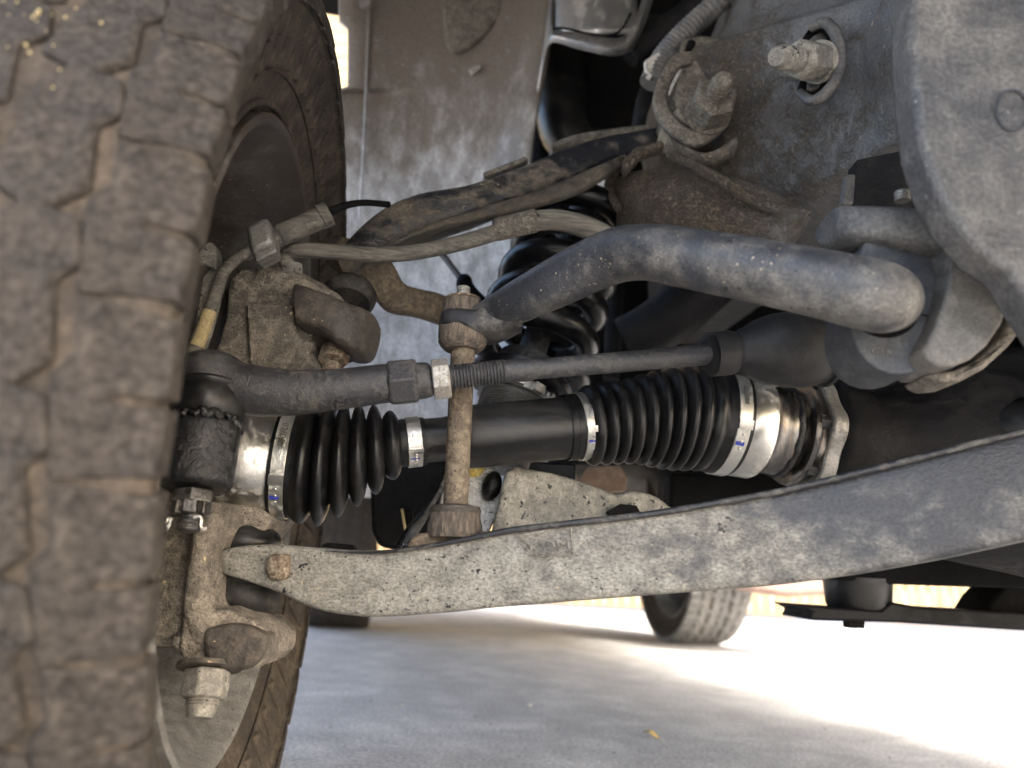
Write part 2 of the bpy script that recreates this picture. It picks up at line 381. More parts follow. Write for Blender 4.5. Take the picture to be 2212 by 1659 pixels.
# ================================================================== WHEELS
def make_wheel(label, group):
    root = bpy.data.objects.new('road_wheel', None); COL.objects.link(root); tag(root, label, 'wheel', group)
    R = .4145
    prof = [(-.235, .290), (-.262, .320), (-.272, .355), (-.270, .385), (-.262, .400), (-.235, R-.0075), (-.135, R-.0045), (-.035, R-.0075),
            (-.010, .401), (-.007, .392), (-.013, .376), (-.023, .352), (-.032, .330), (-.040, .312), (-.046, .302), (-.060, .294)]
    q = [V((0, 0, 0))+V((1, 0, 0))*0]
    b = MB(); b.lathe(V((0, 0, 0)), V((1, 0, 0)), catmull(prof, 4), 120, cap=False); ty = b.build('tyre', M['tyre'], root, sharp=60)
    # rim
    rp = [(-.050, .300), (-.036, .300), (-.034, .296), (-.038, .290), (-.055, .286), (-.070, .268), (-.12, .258), (-.19, .250), (-.235, .240), (-.25, .20), (-.24, .10), (-.235, .02)]
    b = MB(); b.lathe(V((0, 0, 0)), V((1, 0, 0)), rp, 96, cap=False); b.build('rim', M['rim'], root, sharp=50)
    # bead and scuff rings on the sidewall
    for r0, x0, t in ((.308, -.040, .0030), (.334, -.029, .0018), (.388, -.008, .0020)):
        pts = []
        b = MB(); rr = []
        for j in range(96):
            a = 2*math.pi*j/96
            rr.append([V((x0+t*math.cos(k), (r0+t*math.sin(k))*math.cos(a), (r0+t*math.sin(k))*math.sin(a))) for k in [2*math.pi*i/8 for i in range(8)]])
        rr.append(rr[0]); b.rings(rr, cap=False).build('sidewall_ring', M['tyre'], ty)
    # tread blocks: rows of alike pieces that share one mesh each
    def block(poly, r0, r1, sipes):
        b = MB()
        n = len(poly)
        lo = []; hi = []
        for (x, a) in poly:
            dr = -.010*max(0, (abs(x+.135)-.07)/.06)**2
            for L_, r, s in ((lo, r0, 1.07), (hi, r1, 1.045)):
                cx = sum(p[0] for p in poly)/n; ca = sum(p[1] for p in poly)/n
                xx = cx+(x-cx)*s; aa = ca+(a-ca)*s
                L_.append(V((xx, (r+dr)*math.sin(aa), (r+dr)*math.cos(aa))))
        b.rings([lo, hi]); return b
    N = 31; da = 2*math.pi/N
    def slit(x0, a0, x1, a1, w=.022): return [(x0, a0-w), (x1, a1-w), (x1, a1+w), (x0, a0+w)]
    rows = [
        ([(-.268, .02), (-.232, -.02), (-.226, .34)]+slit(-.226, .45, -.245, .52)+[(-.222, .62), (-.230, .90), (-.268, .95)], 0),
        ([(-.224, .0), (-.206, -.18), (-.184, -.06), (-.190, .40), (-.178, .52), (-.186, .76), (-.205, .86), (-.220, .74)]+slit(-.219, .42, -.204, .34), .4),
        ([(-.178, .04), (-.150, -.12), (-.143, .30)]+slit(-.142, .36, -.158, .46)+[(-.140, .62), (-.148, .90), (-.172, .93), (-.170, .52)], .12),
        ([(-.134, -.02), (-.118, -.16), (-.098, .0), (-.104, .44), (-.094, .56), (-.100, .84), (-.120, .92), (-.140, .72)]+slit(-.138, .44, -.122, .36), .63),
        ([(-.093, .06), (-.068, -.10), (-.050, .08), (-.055, .50), (-.046, .60), (-.051, .86), (-.075, .94), (-.087, .80), (-.086, .52)], .25),
        ([(-.044, .02), (-.004, .05), (-.003, .38)]+slit(-.003, .44, -.024, .44)+[(-.003, .90), (-.042, .96), (-.040, .66), (-.048, .54)], .8)]
    for k, (poly, ph) in enumerate(rows):
        pr = None
        for i in range(N):
            if pr is None:
                pr = block([(x, a*da) for x, a in poly], R-.018, R-.001, 0).build('tread_block', M['tread'], ty, sharp=50, bevel=.0028, seg=3)
            else:
                o = pr.copy(); COL.objects.link(o); o.parent = ty; pass
                pr2 = o
            (pr if i == 0 else pr2).rotation_euler.x = (i+ph)*da
    # sidewall lugs
    b0 = None
    for i in range(54):
        a = 2*math.pi*i/54
        if b0 is None:
            b = MB()
            pts = [(.338, -.02), (.362, -.035), (.362, .0), (.380, .012), (.380, .045), (.356, .03), (.338, .012)]
            b.prism([V((-.150+.342*r, r*math.sin(q_), r*math.cos(q_))) for r, q_ in pts], V((.0105, 0, 0)))
            b0 = b.build('sidewall_lug', M['tyre'], ty, bevel=.0015)
        else:
            o = b0.copy(); COL.objects.link(o); o.parent = ty; o.rotation_euler.x = a
    return root
def copy_tree(o, parent=None):
    c = o.copy(); COL.objects.link(c); c.parent = parent
    for ch in list(o.children): copy_tree(ch, c)
    return c
fw = make_wheel('dusty front wheel filling the left side close to the camera', 'truck wheels')
fw.location = W0; fw.rotation_euler = (0, 0, PSI)
WB = 2.72
rw = copy_tree(fw); rw.location = veh(0.02, WB, .405); rw.rotation_euler = (0, 0, PSI); rw['label'] = 'rear wheel seen through the gap between axle boot and lower arm'
rw = copy_tree(fw); rw.location = veh(1.36, WB, .405); rw.rotation_euler = (0, 0, PSI+math.pi); rw['label'] = 'blurred rear wheel standing on the sunlit concrete beyond the lower arm'
b = MB()
for i in range(48):
    a = rad(random.gauss(118, 9)); x = random.gauss(-.105, .018); r_ = .4145
    c = W0+AX*x+(LN*-math.sin(math.pi-a)*0+V((0, 0, 0)))
    ang = rad(random.gauss(158, 5)); c = W0+AX*x+LN*(math.cos(ang)*r_)+ZZ*(math.sin(ang)*r_)
    b.sphere(c, random.uniform(.0004, .0010), n=6, k=4)
o = b.build('sand_grains', M['stripe'], kind='stuff'); tag(o, 'pale sand grains stuck on the front tyre tread', 'sand')
def dusty(root):  # gives the tread blocks the pale colour with light painted in
    for ty_ in root.children:
        for o_ in ty_.children:
            if o_.name.startswith('tread_block'):
                o_.material_slots[0].link = 'OBJECT'; o_.material_slots[0].material = M['tread_lit']
dusty(rw)
# brake dust shield inside the rim
b = MB(); b.lathe(W0-AX*.105, AX, [(0, .03), (0, .150), (.006, .160), (.012, .158)], 64, cap=False)
d = b.build('brake_shield', M['rim'], sharp=50); tag(d, 'brown gritty brake dust shield inside the front wheel rim', 'brake shield')

# ================================================================== FENDER LINER, ENGINE, FRAME
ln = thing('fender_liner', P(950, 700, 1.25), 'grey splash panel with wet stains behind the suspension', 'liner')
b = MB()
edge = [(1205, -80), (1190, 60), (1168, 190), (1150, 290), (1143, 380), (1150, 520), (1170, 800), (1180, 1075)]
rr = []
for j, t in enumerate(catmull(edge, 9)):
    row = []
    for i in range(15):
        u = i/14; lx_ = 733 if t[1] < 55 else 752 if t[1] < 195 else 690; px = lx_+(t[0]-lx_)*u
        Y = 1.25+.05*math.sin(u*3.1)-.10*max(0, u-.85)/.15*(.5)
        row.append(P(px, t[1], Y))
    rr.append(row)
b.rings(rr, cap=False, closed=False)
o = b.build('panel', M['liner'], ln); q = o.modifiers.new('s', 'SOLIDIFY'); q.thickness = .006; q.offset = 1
# pressed ridge, recess, holes
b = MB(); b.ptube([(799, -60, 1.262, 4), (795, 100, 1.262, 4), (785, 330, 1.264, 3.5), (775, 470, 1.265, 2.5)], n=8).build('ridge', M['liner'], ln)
b = MB(); b.slab([(958, -60), (958, 40), (966, 100), (1000, 108), (1060, 60), (1085, 10), (1080, -60)], 1.285, .01, 3).build('mud_patch', M['cam'], ln, bevel=.004)
for x, y in ((1135, 137), (1115, 338)):
    MB().lathe(P(x, y, 1.279), V((0, 1, 0)), [(0, .0062), (.004, .0062)], 16).build('hole', M['dark'], ln)
MB().slab([(1012, 148), (1036, 136), (1042, 146), (1020, 160)], 1.285, .012).build('clip', M['zinc'], ln, bevel=.002)
MB().lathe(P(790, 8, 1.255), V((0, -1, 0)), [(0, .014), (.006, .012), (.008, .004)], 20).build('push_fastener', M['liner_top'], ln)
# bright inner fender shield at the top
b = MB()
top = [(1195, -60, 1.12), (1190, 40, 1.10), (1200, 62, 1.06), (1260, 72, 1.04), (1330, 82, 1.04), (1362, 60, 1.06), (1400, -40, 1.1)]
bot = [(1160, 200, 1.18), (1172, 130, 1.13), (1190, 92, 1.06), (1255, 108, 1.04), (1330, 121, 1.04), (1375, 95, 1.07), (1420, -30, 1.12)]
b.rings([[P(*a), P((a[0]+c[0])/2, (a[1]+c[1])/2, (a[2]+c[2])/2-.012), P(*c)] for a, c in zip(catmull(top, 5), catmull(bot, 5))], cap=False, closed=False)
ms = thing('heat_shield', P(1290, 60, 1.05), 'bright pressed metal shield above the black opening', 'heat shield')
o = b.build('lower_flange', M['shield'], ms); q = o.modifiers.new('s', 'SOLIDIFY'); q.thickness = .004
b = MB()
b.rings([[P(1200+u*1.6, y, 1.07-.03*math.sin(math.pi*u/110)) for u in range(0, 111, 10)] for y in range(-120, 74, 12)], cap=False, closed=False)
o = b.build('shield_wall', M['shield'], ms); q = o.modifiers.new('s', 'SOLIDIFY'); q.thickness = .004
MB().ptube([(1195, 62, 1.05, 3), (1225, 62, 1.03, 3), (1290, 76, 1.02, 3), (1335, 70, 1.02, 3), (1362, 30, 1.05, 3)], n=8).build('seam', M['dark'], ms)

# engine and gearbox mass that closes the view (black)
en = thing('engine', P(1600, 600, 1.5), 'black engine bay parts in deep shade behind the frame', 'engine')
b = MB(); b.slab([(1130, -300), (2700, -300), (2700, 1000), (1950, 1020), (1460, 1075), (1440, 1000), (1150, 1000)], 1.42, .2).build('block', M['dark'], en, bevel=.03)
MB().ptube([(1235, 60, 1.33, 55), (1215, 170, 1.33, 58), (1225, 290, 1.33, 55), (1300, 345, 1.33, 50)], n=24).build('hose', M['rubber'], en)
MB().ptube([(1360, 120, 1.2, 26), (1430, 70, 1.2, 30), (1500, 20, 1.2, 30), (1560, -40, 1.2, 30)], n=20).build('pipe', M['diff'], en)
MB().ptube([(1390, 330, 1.15, 30), (1400, 220, 1.18, 26), (1440, 120, 1.2, 24)], n=20).build('hose', M['diff'], en)
# dark lower parts between sway bar and tie rod
MB().ptube([(1350, 740, 1.12, 55), (1440, 690, 1.1, 60), (1540, 590, 1.08, 70), (1640, 500, 1.06, 80)], n=24).build('mount_arm', M['diff'], en, sharp=60)
MB().ptube([(1330, 600, 1.25, 18), (1320, 820, 1.25, 18)], n=16).build('pipe', M['diff'], en)

# frame: rail, tower and shock bucket grown together
fm = thing('chassis', P(1800, 300, .8), 'grey grimy frame rail and suspension tower at upper right', 'frame')
b = MB()
e0 = P(1770, 418, .80)                       # lower outer edge
def rail_ring(dy, w_, h, z0):
    o_ = e0+LN*dy; r = []
    for j in range(28):
        t = 2*math.pi*j/28; c, d_ = math.cos(t), math.sin(t)
        r.append(o_+AX*(w_/2+w_/2*math.copysign(abs(c)**.45, c))+ZZ*(z0+h/2+h/2*math.copysign(abs(d_)**.45, d_)))
    return r
b.rings([rail_ring(d_, .14, .24, 0) for d_ in (-.50, -.4, -.3, -.2, -.1, 0, .1, .2, .4, .7)])
# tower
b.slab([(1600, -90, .90), (1575, 40, .90), (1552, 85, .90), (1500, 95, .92), (1440, 120, .93), (1425, 200, .93), (1440, 300, .92), (1560, 350, .88), (1680, 420, .83), (1800, 380, .76), (1960, 300, .68), (2080, 230, .62), (2160, 120, .59), (2160, -90, .59)], None, .16)
# shock bucket
b.band([(1318, 385, .90), (1345, 350, .86), (1400, 325, .83), (1500, 320, .80), (1620, 340, .79), (1700, 390, .79), (1752, 440, .81)],
       [(1322, 420, .90), (1352, 470, .86), (1400, 500, .83), (1500, 520, .80), (1620, 530, .79), (1710, 520, .79), (1752, 490, .81)], [.06, .12, .16, .2, .2, .16, .10], p=.85, n=32)
b.ptube([(1440, 330, .80, 12), (1540, 380, .775, 14), (1640, 440, .775, 14), (1752, 462, .795, 12)], n=12)
b.build('tower', M['tower'], fm, remesh=.004, sm=8, disp=(.03, .004))
b = MB(); b.rings([rail_ring(d_, .144, .20, .036) for d_ in (-.52, -.4, -.3, -.22, -.16, -.12)])
# bucket lip at its left end
MB().ptube([(1345, 345, .845, 12), (1322, 380, .875, 12), (1316, 410, .89, 10), (1335, 450, .865, 9)], n=12).build('bucket_lip', M['tower'], fm)
MB().slab([(1345, 345), (1370, 318), (1430, 300), (1440, 312), (1385, 335), (1350, 375)], .82, .02).build('gusset', M['tower'], fm, bevel=.004)
# ear with slot above the cam
b = MB(); b.slab([(1468, 118), (1474, 90), (1492, 78), (1540, 78), (1600, 105), (1600, 330), (1500, 330), (1480, 200)], .90, .02, 2).build('ear_plate', M['cam'], fm, bevel=.004)
MB().ptube([(1487, 112, .897, 9), (1494, 92, .897, 9)], n=14).build('slot', M['dark'], fm)
# nearest corner of the front crossmember (blurred, right edge)
b = MB(); b.slab([(1965, -80), (1968, 60), (1975, 180), (1990, 310), (2020, 400), (2065, 480), (2125, 545), (2180, 580), (2225, 650), (2300, 760), (2420, 700), (2420, -80)], .44, .03)
b.build('crossmember_corner', M['frame'], fm, bevel=.005, seg=3)
MB().tube([(P(2188+34*math.cos(a*.4), 238+44*math.sin(a*.4), .4385), .0009) for a in range(17)], n=6, smooth=2).build('pressed_ring', M['bush'], fm)
# stepped upper face
o = MB().slab([(1640, 330, .82), (1700, 430, .80), (1780, 425, .76), (2010, 370, .615), (2030, 300, .60), (1900, 250, .66)], None, .03); 
# plate and round flange above the sway bar bracket
MB().slab([(1830, 375), (1850, 375), (1845, 440), (1822, 440)], .60, .012).build('hanger_plate', M['frame'], fm, bevel=.002)
MB().slab([(1852, 345), (2080, 300), (2080, 450), (1846, 450)], .645, .02).build('hanger_shade', M['diff'], fm)  # dark sheet standing in for the shade below the rail
b = MB(); b.band([(1800, 455, .53), (1815, 436, .52), (1850, 432, .51), (1950, 434, .50), (2060, 440, .49), (2180, 452, .48)], [(1800, 478, .53), (1812, 500, .52), (1850, 513, .51), (1950, 519, .50), (2060, 530, .49), (2180, 548, .48)], .035, p=.7).build('hanger_flange', M['frame'], fm)
MB().thread(P(1950, 434, .52), ZZ, .008, .0058, 3).build('stud', M['clip'], fm)

# cam bolts on the tower
def bolt(name, label, a, c, hex_px, stud_px, mat, nut_len=.35):
    pa = P(*a); pc = P(*c); ax = (pc-pa); L = ax.length; ax.normalize(); r = m_(hex_px, pa); rs = m_(stud_px, pa)
    t = thing(name, pa, label, 'bolt', 'alignment cam bolts')
    b = MB(); b.hexa(pa, ax, L*nut_len, r, .3); b.build('nut', mat, t, flat=True, bevel=.0006)
    b = MB(); b.thread(pa+ax*L*nut_len*.8, ax, L*(1-nut_len*.8)*.8, rs, 5, .1, tip=L*.12); b.build('stud', mat, t, sharp=30)
    MB().lathe(pa-ax*.004, ax, [(0, r*1.06), (.003, r*1.06), (.004, r*1.0)], 32).build('washer', mat, t)
    return t
t = bolt('cam_bolt', 'brown grimy bolt and nut standing up from the slotted cam plate', (1530, 244, .835), (1564, 170, .765), 47, 23, M['cam'], .55)
b = MB()
b.band([(1492, 108, .868), (1462, 112, .862), (1432, 150, .856), (1412, 205, .852), (1425, 255, .848), (1462, 295, .842), (1510, 312, .84), (1560, 285, .84)],
       [(1500, 135, .868), (1472, 140, .862), (1452, 170, .856), (1440, 205, .852), (1450, 240, .848), (1478, 268, .842), (1515, 280, .84), (1550, 262, .84)], .012, p=.45, n=16)
b.build('cam_ring', M['cam'], t)
MB().slab([(1492, 112), (1515, 150), (1545, 195), (1560, 250), (1530, 295), (1490, 270), (1462, 225), (1462, 185), (1475, 160), (1498, 135)], .862, .008, 2).build('cam_plate', M['cam'], t, bevel=.002)
MB().ptube([(1462, 240, .846, 9), (1476, 256, .846, 10), (1486, 268, .85, 8)], n=12).build('cam_stop', M['cam'], t)
MB().band([(1425, 262, .86), (1470, 305, .85), (1530, 325, .845), (1590, 290, .85)], [(1440, 300, .87), (1480, 332, .86), (1540, 348, .855), (1600, 330, .86)], .03, p=.6, n=16).build('cam_backing', M['cam'], t)
t = bolt('cam_bolt', 'grey bolt end pointing left out of the crescent opening in the frame', (1766, 134, .695), (1676, 122, .645), 42, 25, M['dusty'], .5)
b = MB(); b.ptube([(1752, 60, .715, 10), (1785, 50, .70, 12), (1812, 90, .69, 13), (1812, 150, .69, 13), (1790, 195, .69, 13), (1755, 218, .70, 12), (1728, 200, .715, 9)], n=14).build('cam_ring', M['frame'], t)
MB().slab([(1730, 90), (1752, 58), (1785, 55), (1800, 100), (1800, 150), (1775, 195), (1745, 208), (1728, 185), (1745, 130)], .722, .01, 2).build('recess', M['dark'], t)
MB().slab([(1748, 85), (1775, 68), (1792, 100), (1790, 150), (1768, 188), (1745, 190), (1752, 140)], .716, .006, 2).build('cam_plate', M['frame'], t, bevel=.002)

# corrugated wire conduit
b = MB(); pts = catmull([(1405, 180, .93), (1432, 125, .93), (1475, 75, .92), (1530, 25, .91), (1600, -40, .90)], 28)
q = []
for i, a in enumerate(pts):
    p = P(*a)
    q.append((p, m_((25, 25, 20, 20)[i % 4], p)))
b.tube(q, n=20, smooth=1)
o = b.build('wire_conduit', M['conduit'], sharp=80); tag(o, 'grey corrugated wire conduit running up behind the tower', 'conduit')
cl = thing('wire_clip', P(1405, 150, .91), 'pale plastic wire clip at the end of the grey conduit', 'clip')
MB().slab([(1392, 130), (1412, 118), (1424, 110), (1428, 118), (1414, 135), (1408, 168), (1396, 160)], .915, .01).build('clip_body', M['white'], cl, bevel=.002)
MB().ptube([(1398, 138, .912, 2.5), (1395, 150, .91, 2.5), (1408, 166, .91, 2.5)], n=8).build('clip_wire', M['white'], cl)
MB().ptube([(1470, 150, .875, 3), (1455, 180, .872, 4), (1445, 205, .87, 2)], n=8).build('clip_tab', M['white'], cl)

# ================================================================== COILOVER
cs = thing('coilover', P(1080, 900, .93), 'gloss black coil spring over a threaded shock behind the sway bar', 'shock absorber')
s0 = P(1135, 800, .90); s1 = P(1262, 440, .955); sa = (s1-s0); SL = sa.length; sa.normalize(); su, sw = perp(sa)
R0 = m_(110, s0); wr = m_(28, s0)
pts = []
turns = 5.6; n = int(turns*28)
for i in range(n+1):
    t = i/n; a = 2*math.pi*turns*t+2.2
    rr_ = R0*(1.05-.12*t)
    pts.append((s0+sa*(SL*t)+(su*math.cos(a)+sw*math.sin(a))*rr_, wr))
MB().tube(pts, n=16, smooth=1).build('coil_spring', M['spring'], cs, sharp=80)
MB().lathe(s0-sa*.02, sa, [(0, R0*.6), (SL*.12, R0*.6), (SL*.13, R0*.28), (SL+.03, R0*.28)], 32).build('shock_body', M['cast_black'], cs)
MB().lathe(s0-sa*.028, sa, [(0, R0*.80), (.004, R0*1.0), (.012, R0*1.02), (.014, R0*.9)], 40).build('spring_seat', M['spring'], cs)
# adjuster ring with notches and threaded body
c0 = s0-sa*.044
b = MB(); b.lathe(c0, sa, [(0, R0*.74), (.012, R0*.74)], 48)
for i in range(12):
    a = 2*math.pi*i/12; d_ = su*math.cos(a)+sw*math.sin(a)
    b.box(c0+d_*(R0*.77)+sa*.006, (d_, sa.cross(d_), sa), (R0*.06, R0*.11, .0055))
b.build('adjuster_ring', M['steel'], cs, bevel=.0008)
b = MB(); b.thread(c0-sa*.085, sa, .085, R0*.66, 26, .06, n=40); b.build('threaded_body', M['clip'], cs, sharp=25)
# lower eye, silver fork with yellow bushing
MB().slab([(1012, 1006), (1060, 1003), (1078, 1030), (1082, 1090), (1064, 1130), (1040, 1160), (930, 1180), (945, 1100), (965, 1040)], .84, .03, 2).build('lower_eye', M['alu'], cs, remesh=.003, sm=6)
MB().lathe(P(1024, 1008, .835), V((0, 1, 0)), [(0, .012), (-.004, .009), (-.004, .001)], 24).build('bushing', M['yellow'], cs)
MB().sphere(P(1062, 1050, .835), .011, V((.25, 0, 1)), sq=1.6).build('bolt_head', M['grease'], cs)
b = MB(); b.slab([(1270, 410), (1290, 380), (1330, 372), (1345, 420), (1310, 440)], .97, .03, 2).build('top_mount', M['steel'], cs, bevel=.004)
for a in ((1250, 440, .93), ): pass

# dark wheel-side gusset and grease strap below the axle
gs = thing('dark_bracket', P(930, 1080, .98), 'dark flat bracket behind the axle shaft and sway link', 'bracket')
MB().slab([(800, 990), (975, 960), (980, 1010), (975, 1080), (960, 1150), (940, 1195), (818, 1180), (800, 1100)], 1.0, .03, 2).build('plate', M['diff'], gs, bevel=.006)
MB().ptube([(968, 985, .80, 8), (958, 1040, .80, 8), (928, 1095, .80, 9), (895, 1140, .79, 14), (868, 1185, .79, 18)], n=14).build('strap', M['grease'], gs)
MB().ptube([(868, 1100, .86, 3), (873, 1130, .85, 3.4), (878, 1160, .85, 2.2)], n=8).build('tie', M['stripe'], gs)
MB().slab([(874, 1098), (890, 1100), (896, 1150), (882, 1160)], .88, .01).build('tab', M['dark'], gs, bevel=.002)

# thin sensor link in front of the splash panel
sl = thing('height_sensor_link', P(960, 560, 1.05), 'thin dark sensor link rod before the stained splash panel', 'sensor link')
MB().ptube([(918, 492, 1.08, 8), (945, 535, 1.06, 8), (975, 575, 1.04, 7), (1000, 608, 1.02, 8)], n=12).build('rod', M['uca'], sl)
MB().sphere(P(1003, 612, 1.01), .012, ZZ, sq=1.2).build('joint', M['dark'], sl)
MB().ptube([(1003, 612, 1.01, 16), (1025, 640, 1.0, 15), (1060, 670, .99, 14)], n=12).build('lever', M['dark'], sl)

# ================================================================== UPPER CONTROL ARM
ua = thing('upper_control_arm', P(900, 520, .78), 'rusty black upper control arm with mud along its lower flange', 'control arm')
b = MB()
b.band([(722, 545, .80), (770, 487, .79), (825, 440, .785), (900, 408, .785), (1000, 392, .79), (1060, 374, .80), (1140, 345, .815), (1220, 312, .83), (1300, 288, .85), (1370, 276, .87), (1425, 268, .89)],
       [(742, 590, .80), (800, 545, .79), (868, 515, .785), (935, 488, .785), (1020, 462, .79), (1080, 440, .80), (1160, 415, .815), (1240, 382, .83), (1310, 350, .85), (1375, 326, .87), (1430, 312, .89)],
       [.03, .05, .055, .055, .05, .048, .048, .046, .044, .04, .035], p=.6, n=32)
b.build('main_leg', M['arm_black'], ua, disp=(.03, .001))
b = MB()
b.band([(800, 540, .775), (870, 508, .77), (940, 478, .77), (1020, 452, .775), (1080, 432, .785), (1160, 408, .80), (1240, 376, .815), (1310, 346, .835), (1350, 330, .85)],
       [(790, 560, .775), (868, 522, .77), (945, 492, .77), (1030, 472, .775), (1090, 458, .785), (1165, 438, .80), (1245, 412, .815), (1318, 372, .835), (1356, 350, .85)],
       .018, p=.6, n=20)
b.build('lower_flange', M['uca'], ua, disp=(.03, .0008))
MB().slab([(1042, 372), (1135, 336), (1142, 344), (1048, 382)], .83, .02).build('stop_tab', M['cam'], ua, bevel=.002)
MB().band([(740, 505, .83), (800, 520, .83), (845, 560, .84), (870, 604, .86), (905, 618, .88), (955, 630, .90), (1020, 668, .93)], [(705, 560, .83), (745, 590, .83), (790, 620, .84), (830, 660, .86), (890, 672, .88), (945, 690, .90), (1010, 715, .93)], .035, p=.6).build('rear_leg', M['link'], ua)
MB().band([(1188, 312, .97), (1210, 295, .97), (1260, 280, .97), (1330, 270, .97), (1400, 262, .97)], [(1195, 322, .97), (1225, 318, .97), (1280, 305, .97), (1340, 295, .97), (1405, 290, .97)], .05, p=.7).build('rear_pivot_leg', M['cam'], ua)
# pivot bushing sleeve
b = MB(); b.lathe(P(1425, 290, .885), V((.9, -.1, -.2)), [(0, .026), (.03, .028), (.032, .02)], 28).build('pivot_sleeve', M['dusty'], ua)

# ================================================================== KNUCKLE
kn = thing('steering_knuckle', P(560, 900, .74), 'rust brown cast steering knuckle inside the front wheel', 'knuckle')
b = MB()
b.slab([(497, 600), (515, 578), (560, 576), (640, 592), (700, 615), (740, 640), (730, 700), (690, 715), (672, 760), (700, 800), (680, 860), (560, 900), (430, 900), (410, 830), (440, 790), (470, 745), (486, 690)], .735, .075)
b.slab([(530, 650), (635, 660), (640, 760), (600, 830), (540, 830)], .722, .05)
b.slab([(600, 720), (640, 720), (680, 745), (640, 790), (600, 800)], .730, .04)
b.ptube([(560, 610, .75, 40), (630, 635, .755, 50), (690, 665, .765, 50)], n=20)
b.slab([(430, 850), (640, 850), (620, 1100), (560, 1180), (420, 1200), (330, 1100)], .77, .06)
b.build('upper_upright', M['knuckle'], kn, remesh=.003, sm=3, disp=(.015, .0025))
# lower part
b = MB()
b.slab([(300, 1090), (410, 1090), (420, 1200), (405, 1320), (400, 1400), (345, 1400), (290, 1390)], .68, .08)
b.band([(398, 1080, .655), (405, 1140, .655), (400, 1200, .655), (388, 1260, .655), (384, 1330, .655), (400, 1400, .66)], [(478, 1080, .655), (466, 1140, .655), (444, 1200, .655), (446, 1260, .655), (450, 1305, .655), (480, 1400, .66)], .10, p=.5)
b.slab([(365, 1380), (480, 1310), (560, 1345), (585, 1380), (582, 1415), (555, 1445), (420, 1440), (372, 1405)], .665, .085)
b.sphere(P(572, 1385, .69), .013)
b.slab([(480, 1060), (545, 1030), (560, 1090), (590, 1120), (560, 1160), (480, 1160)], .72, .06)
b.build('lower_upright', M['knuckle'], kn, remesh=.003, sm=3, disp=(.012, .0028))
MB().slab([(395, 1325), (440, 1316), (436, 1400), (398, 1430), (384, 1400)], .66, .01).build('casting_pad', M['knuckle'], kn, bevel=.003)
b = MB(); b.slab([(438, 1360), (505, 1345), (575, 1372), (560, 1425), (520, 1452), (445, 1430)], .655, .03, 2).build('dark_flank', M['cast_dark'], kn, remesh=.003, sm=8)
# upper ball joint boss, boot, stud and nut
c1 = P(728, 745, .745); c0_ = P(752, 640, .775); bx_ = (c0_-c1).normalized(); hb = (c0_-c1).length
b = MB(); b.band([(630, 600, .704), (690, 622, .700), (745, 643, .702), (795, 664, .718), (815, 688, .745)], [(634, 694, .704), (690, 714, .700), (735, 744, .702), (782, 748, .718), (812, 712, .745)], [.08, .08, .08, .07, .03], p=.36)
b.build('ball_joint_arm', M['cast_dark'], kn, remesh=.003, sm=4, disp=(.015, .002))
b = MB(); b.lathe(P(752, 655, .775), bx_, [(0, .024), (.006, .029), (.014, .030), (.022, .026), (.028, .018), (.030, .010)], 36).build('ball_joint_boot', M['boot_dusty'], kn)
MB().lathe(c1-bx_*.004, bx_, [(0, .026), (.004, .027)], 32).build('washer', M['cast_dark'], kn)
MB().hexa(c1-bx_*.024, bx_, .021, .0155, .2).build('nut', M['rust'], kn, flat=True, bevel=.001)
MB().thread(c1-bx_*.028, -bx_, .012, .0092, 4, .08, tip=.006).build('stud', M['rust'], kn, sharp=30)
# lower ball joint: boot, boss nut and stud
l0 = P(536, 1248, .738); l1 = P(512, 1345, .728); lx = (l1-l0).normalized(); lh = (l1-l0).length
MB().lathe(l0-lx*.012, lx, [(0, .024), (.006, .033), (.016, .036), (lh*.45, .036), (lh*.55, .033), (lh*.60, .0345), (lh*.9, .036), (lh*1.1, .030), (lh*1.2, .022)], 40).build('lower_boot', M['boot_dusty'], kn, sharp=60)
n0 = P(452, 1440, .672); n1 = P(432, 1545, .66); nx = (n1-n0).normalized(); nh = (n1-n0).length
MB().lathe(n0-nx*.002, nx, [(0, .026), (.004, .0265)], 36).build('washer', M['cast_dark'], kn)
MB().hexa(n0+nx*.003, nx, nh*.60, .0195, .5).build('nut', M['dusty'], kn, flat=True, bevel=.0015)
MB().thread(n0+nx*nh*.58, nx, nh*.24, .0135, 4, .1, tip=nh*.24).build('stud', M['dusty'], kn, sharp=30)
# steering arm boss (painted black) with castle nut and cotter pin
a0 = P(462, 780, .625); a1 = P(408, 1140, .600); aax = (a1-a0).normalized(); AL = (a1-a0).length
def along(t): return a0+aax*(AL*t)
ra = m_(78, along(.5))
b = MB(); b.lathe(along(.40), aax, [(0, ra*.9), (.006, ra), (AL*.36, ra*.98), (AL*.385, ra*.9)], 40)
b.sphere(P(480, 985, .606), .012)
b.build('steering_arm', M['cast_black'], kn, remesh=.003, sm=6, disp=(.012, .0006))
t_ = along(.80)
b = MB(); hr = m_(44, t_); b.hexa(t_, aax, AL*.075, hr, .25)
u_, w_ = perp(aax)
for i in range(6):
    a = math.pi/3*i+.25; d_ = u_*math.cos(a)+w_*math.sin(a)
    b.box(t_+aax*(AL*.1)+d_*hr*.72, (d_, aax.cross(d_), aax), (hr*.17, hr*.30, AL*.035))
b.build('castle_nut', M['nut_dark'], kn, bevel=.001)
MB().thread(t_+aax*(AL*.04), aax, AL*.17, m_(25, t_), 7, .09, tip=.002).build('stud', M['nut_dark'], kn, sharp=30)
pn = t_+aax*(AL*.125)
sd_ = (RT-aax*RT.dot(aax)).normalized()
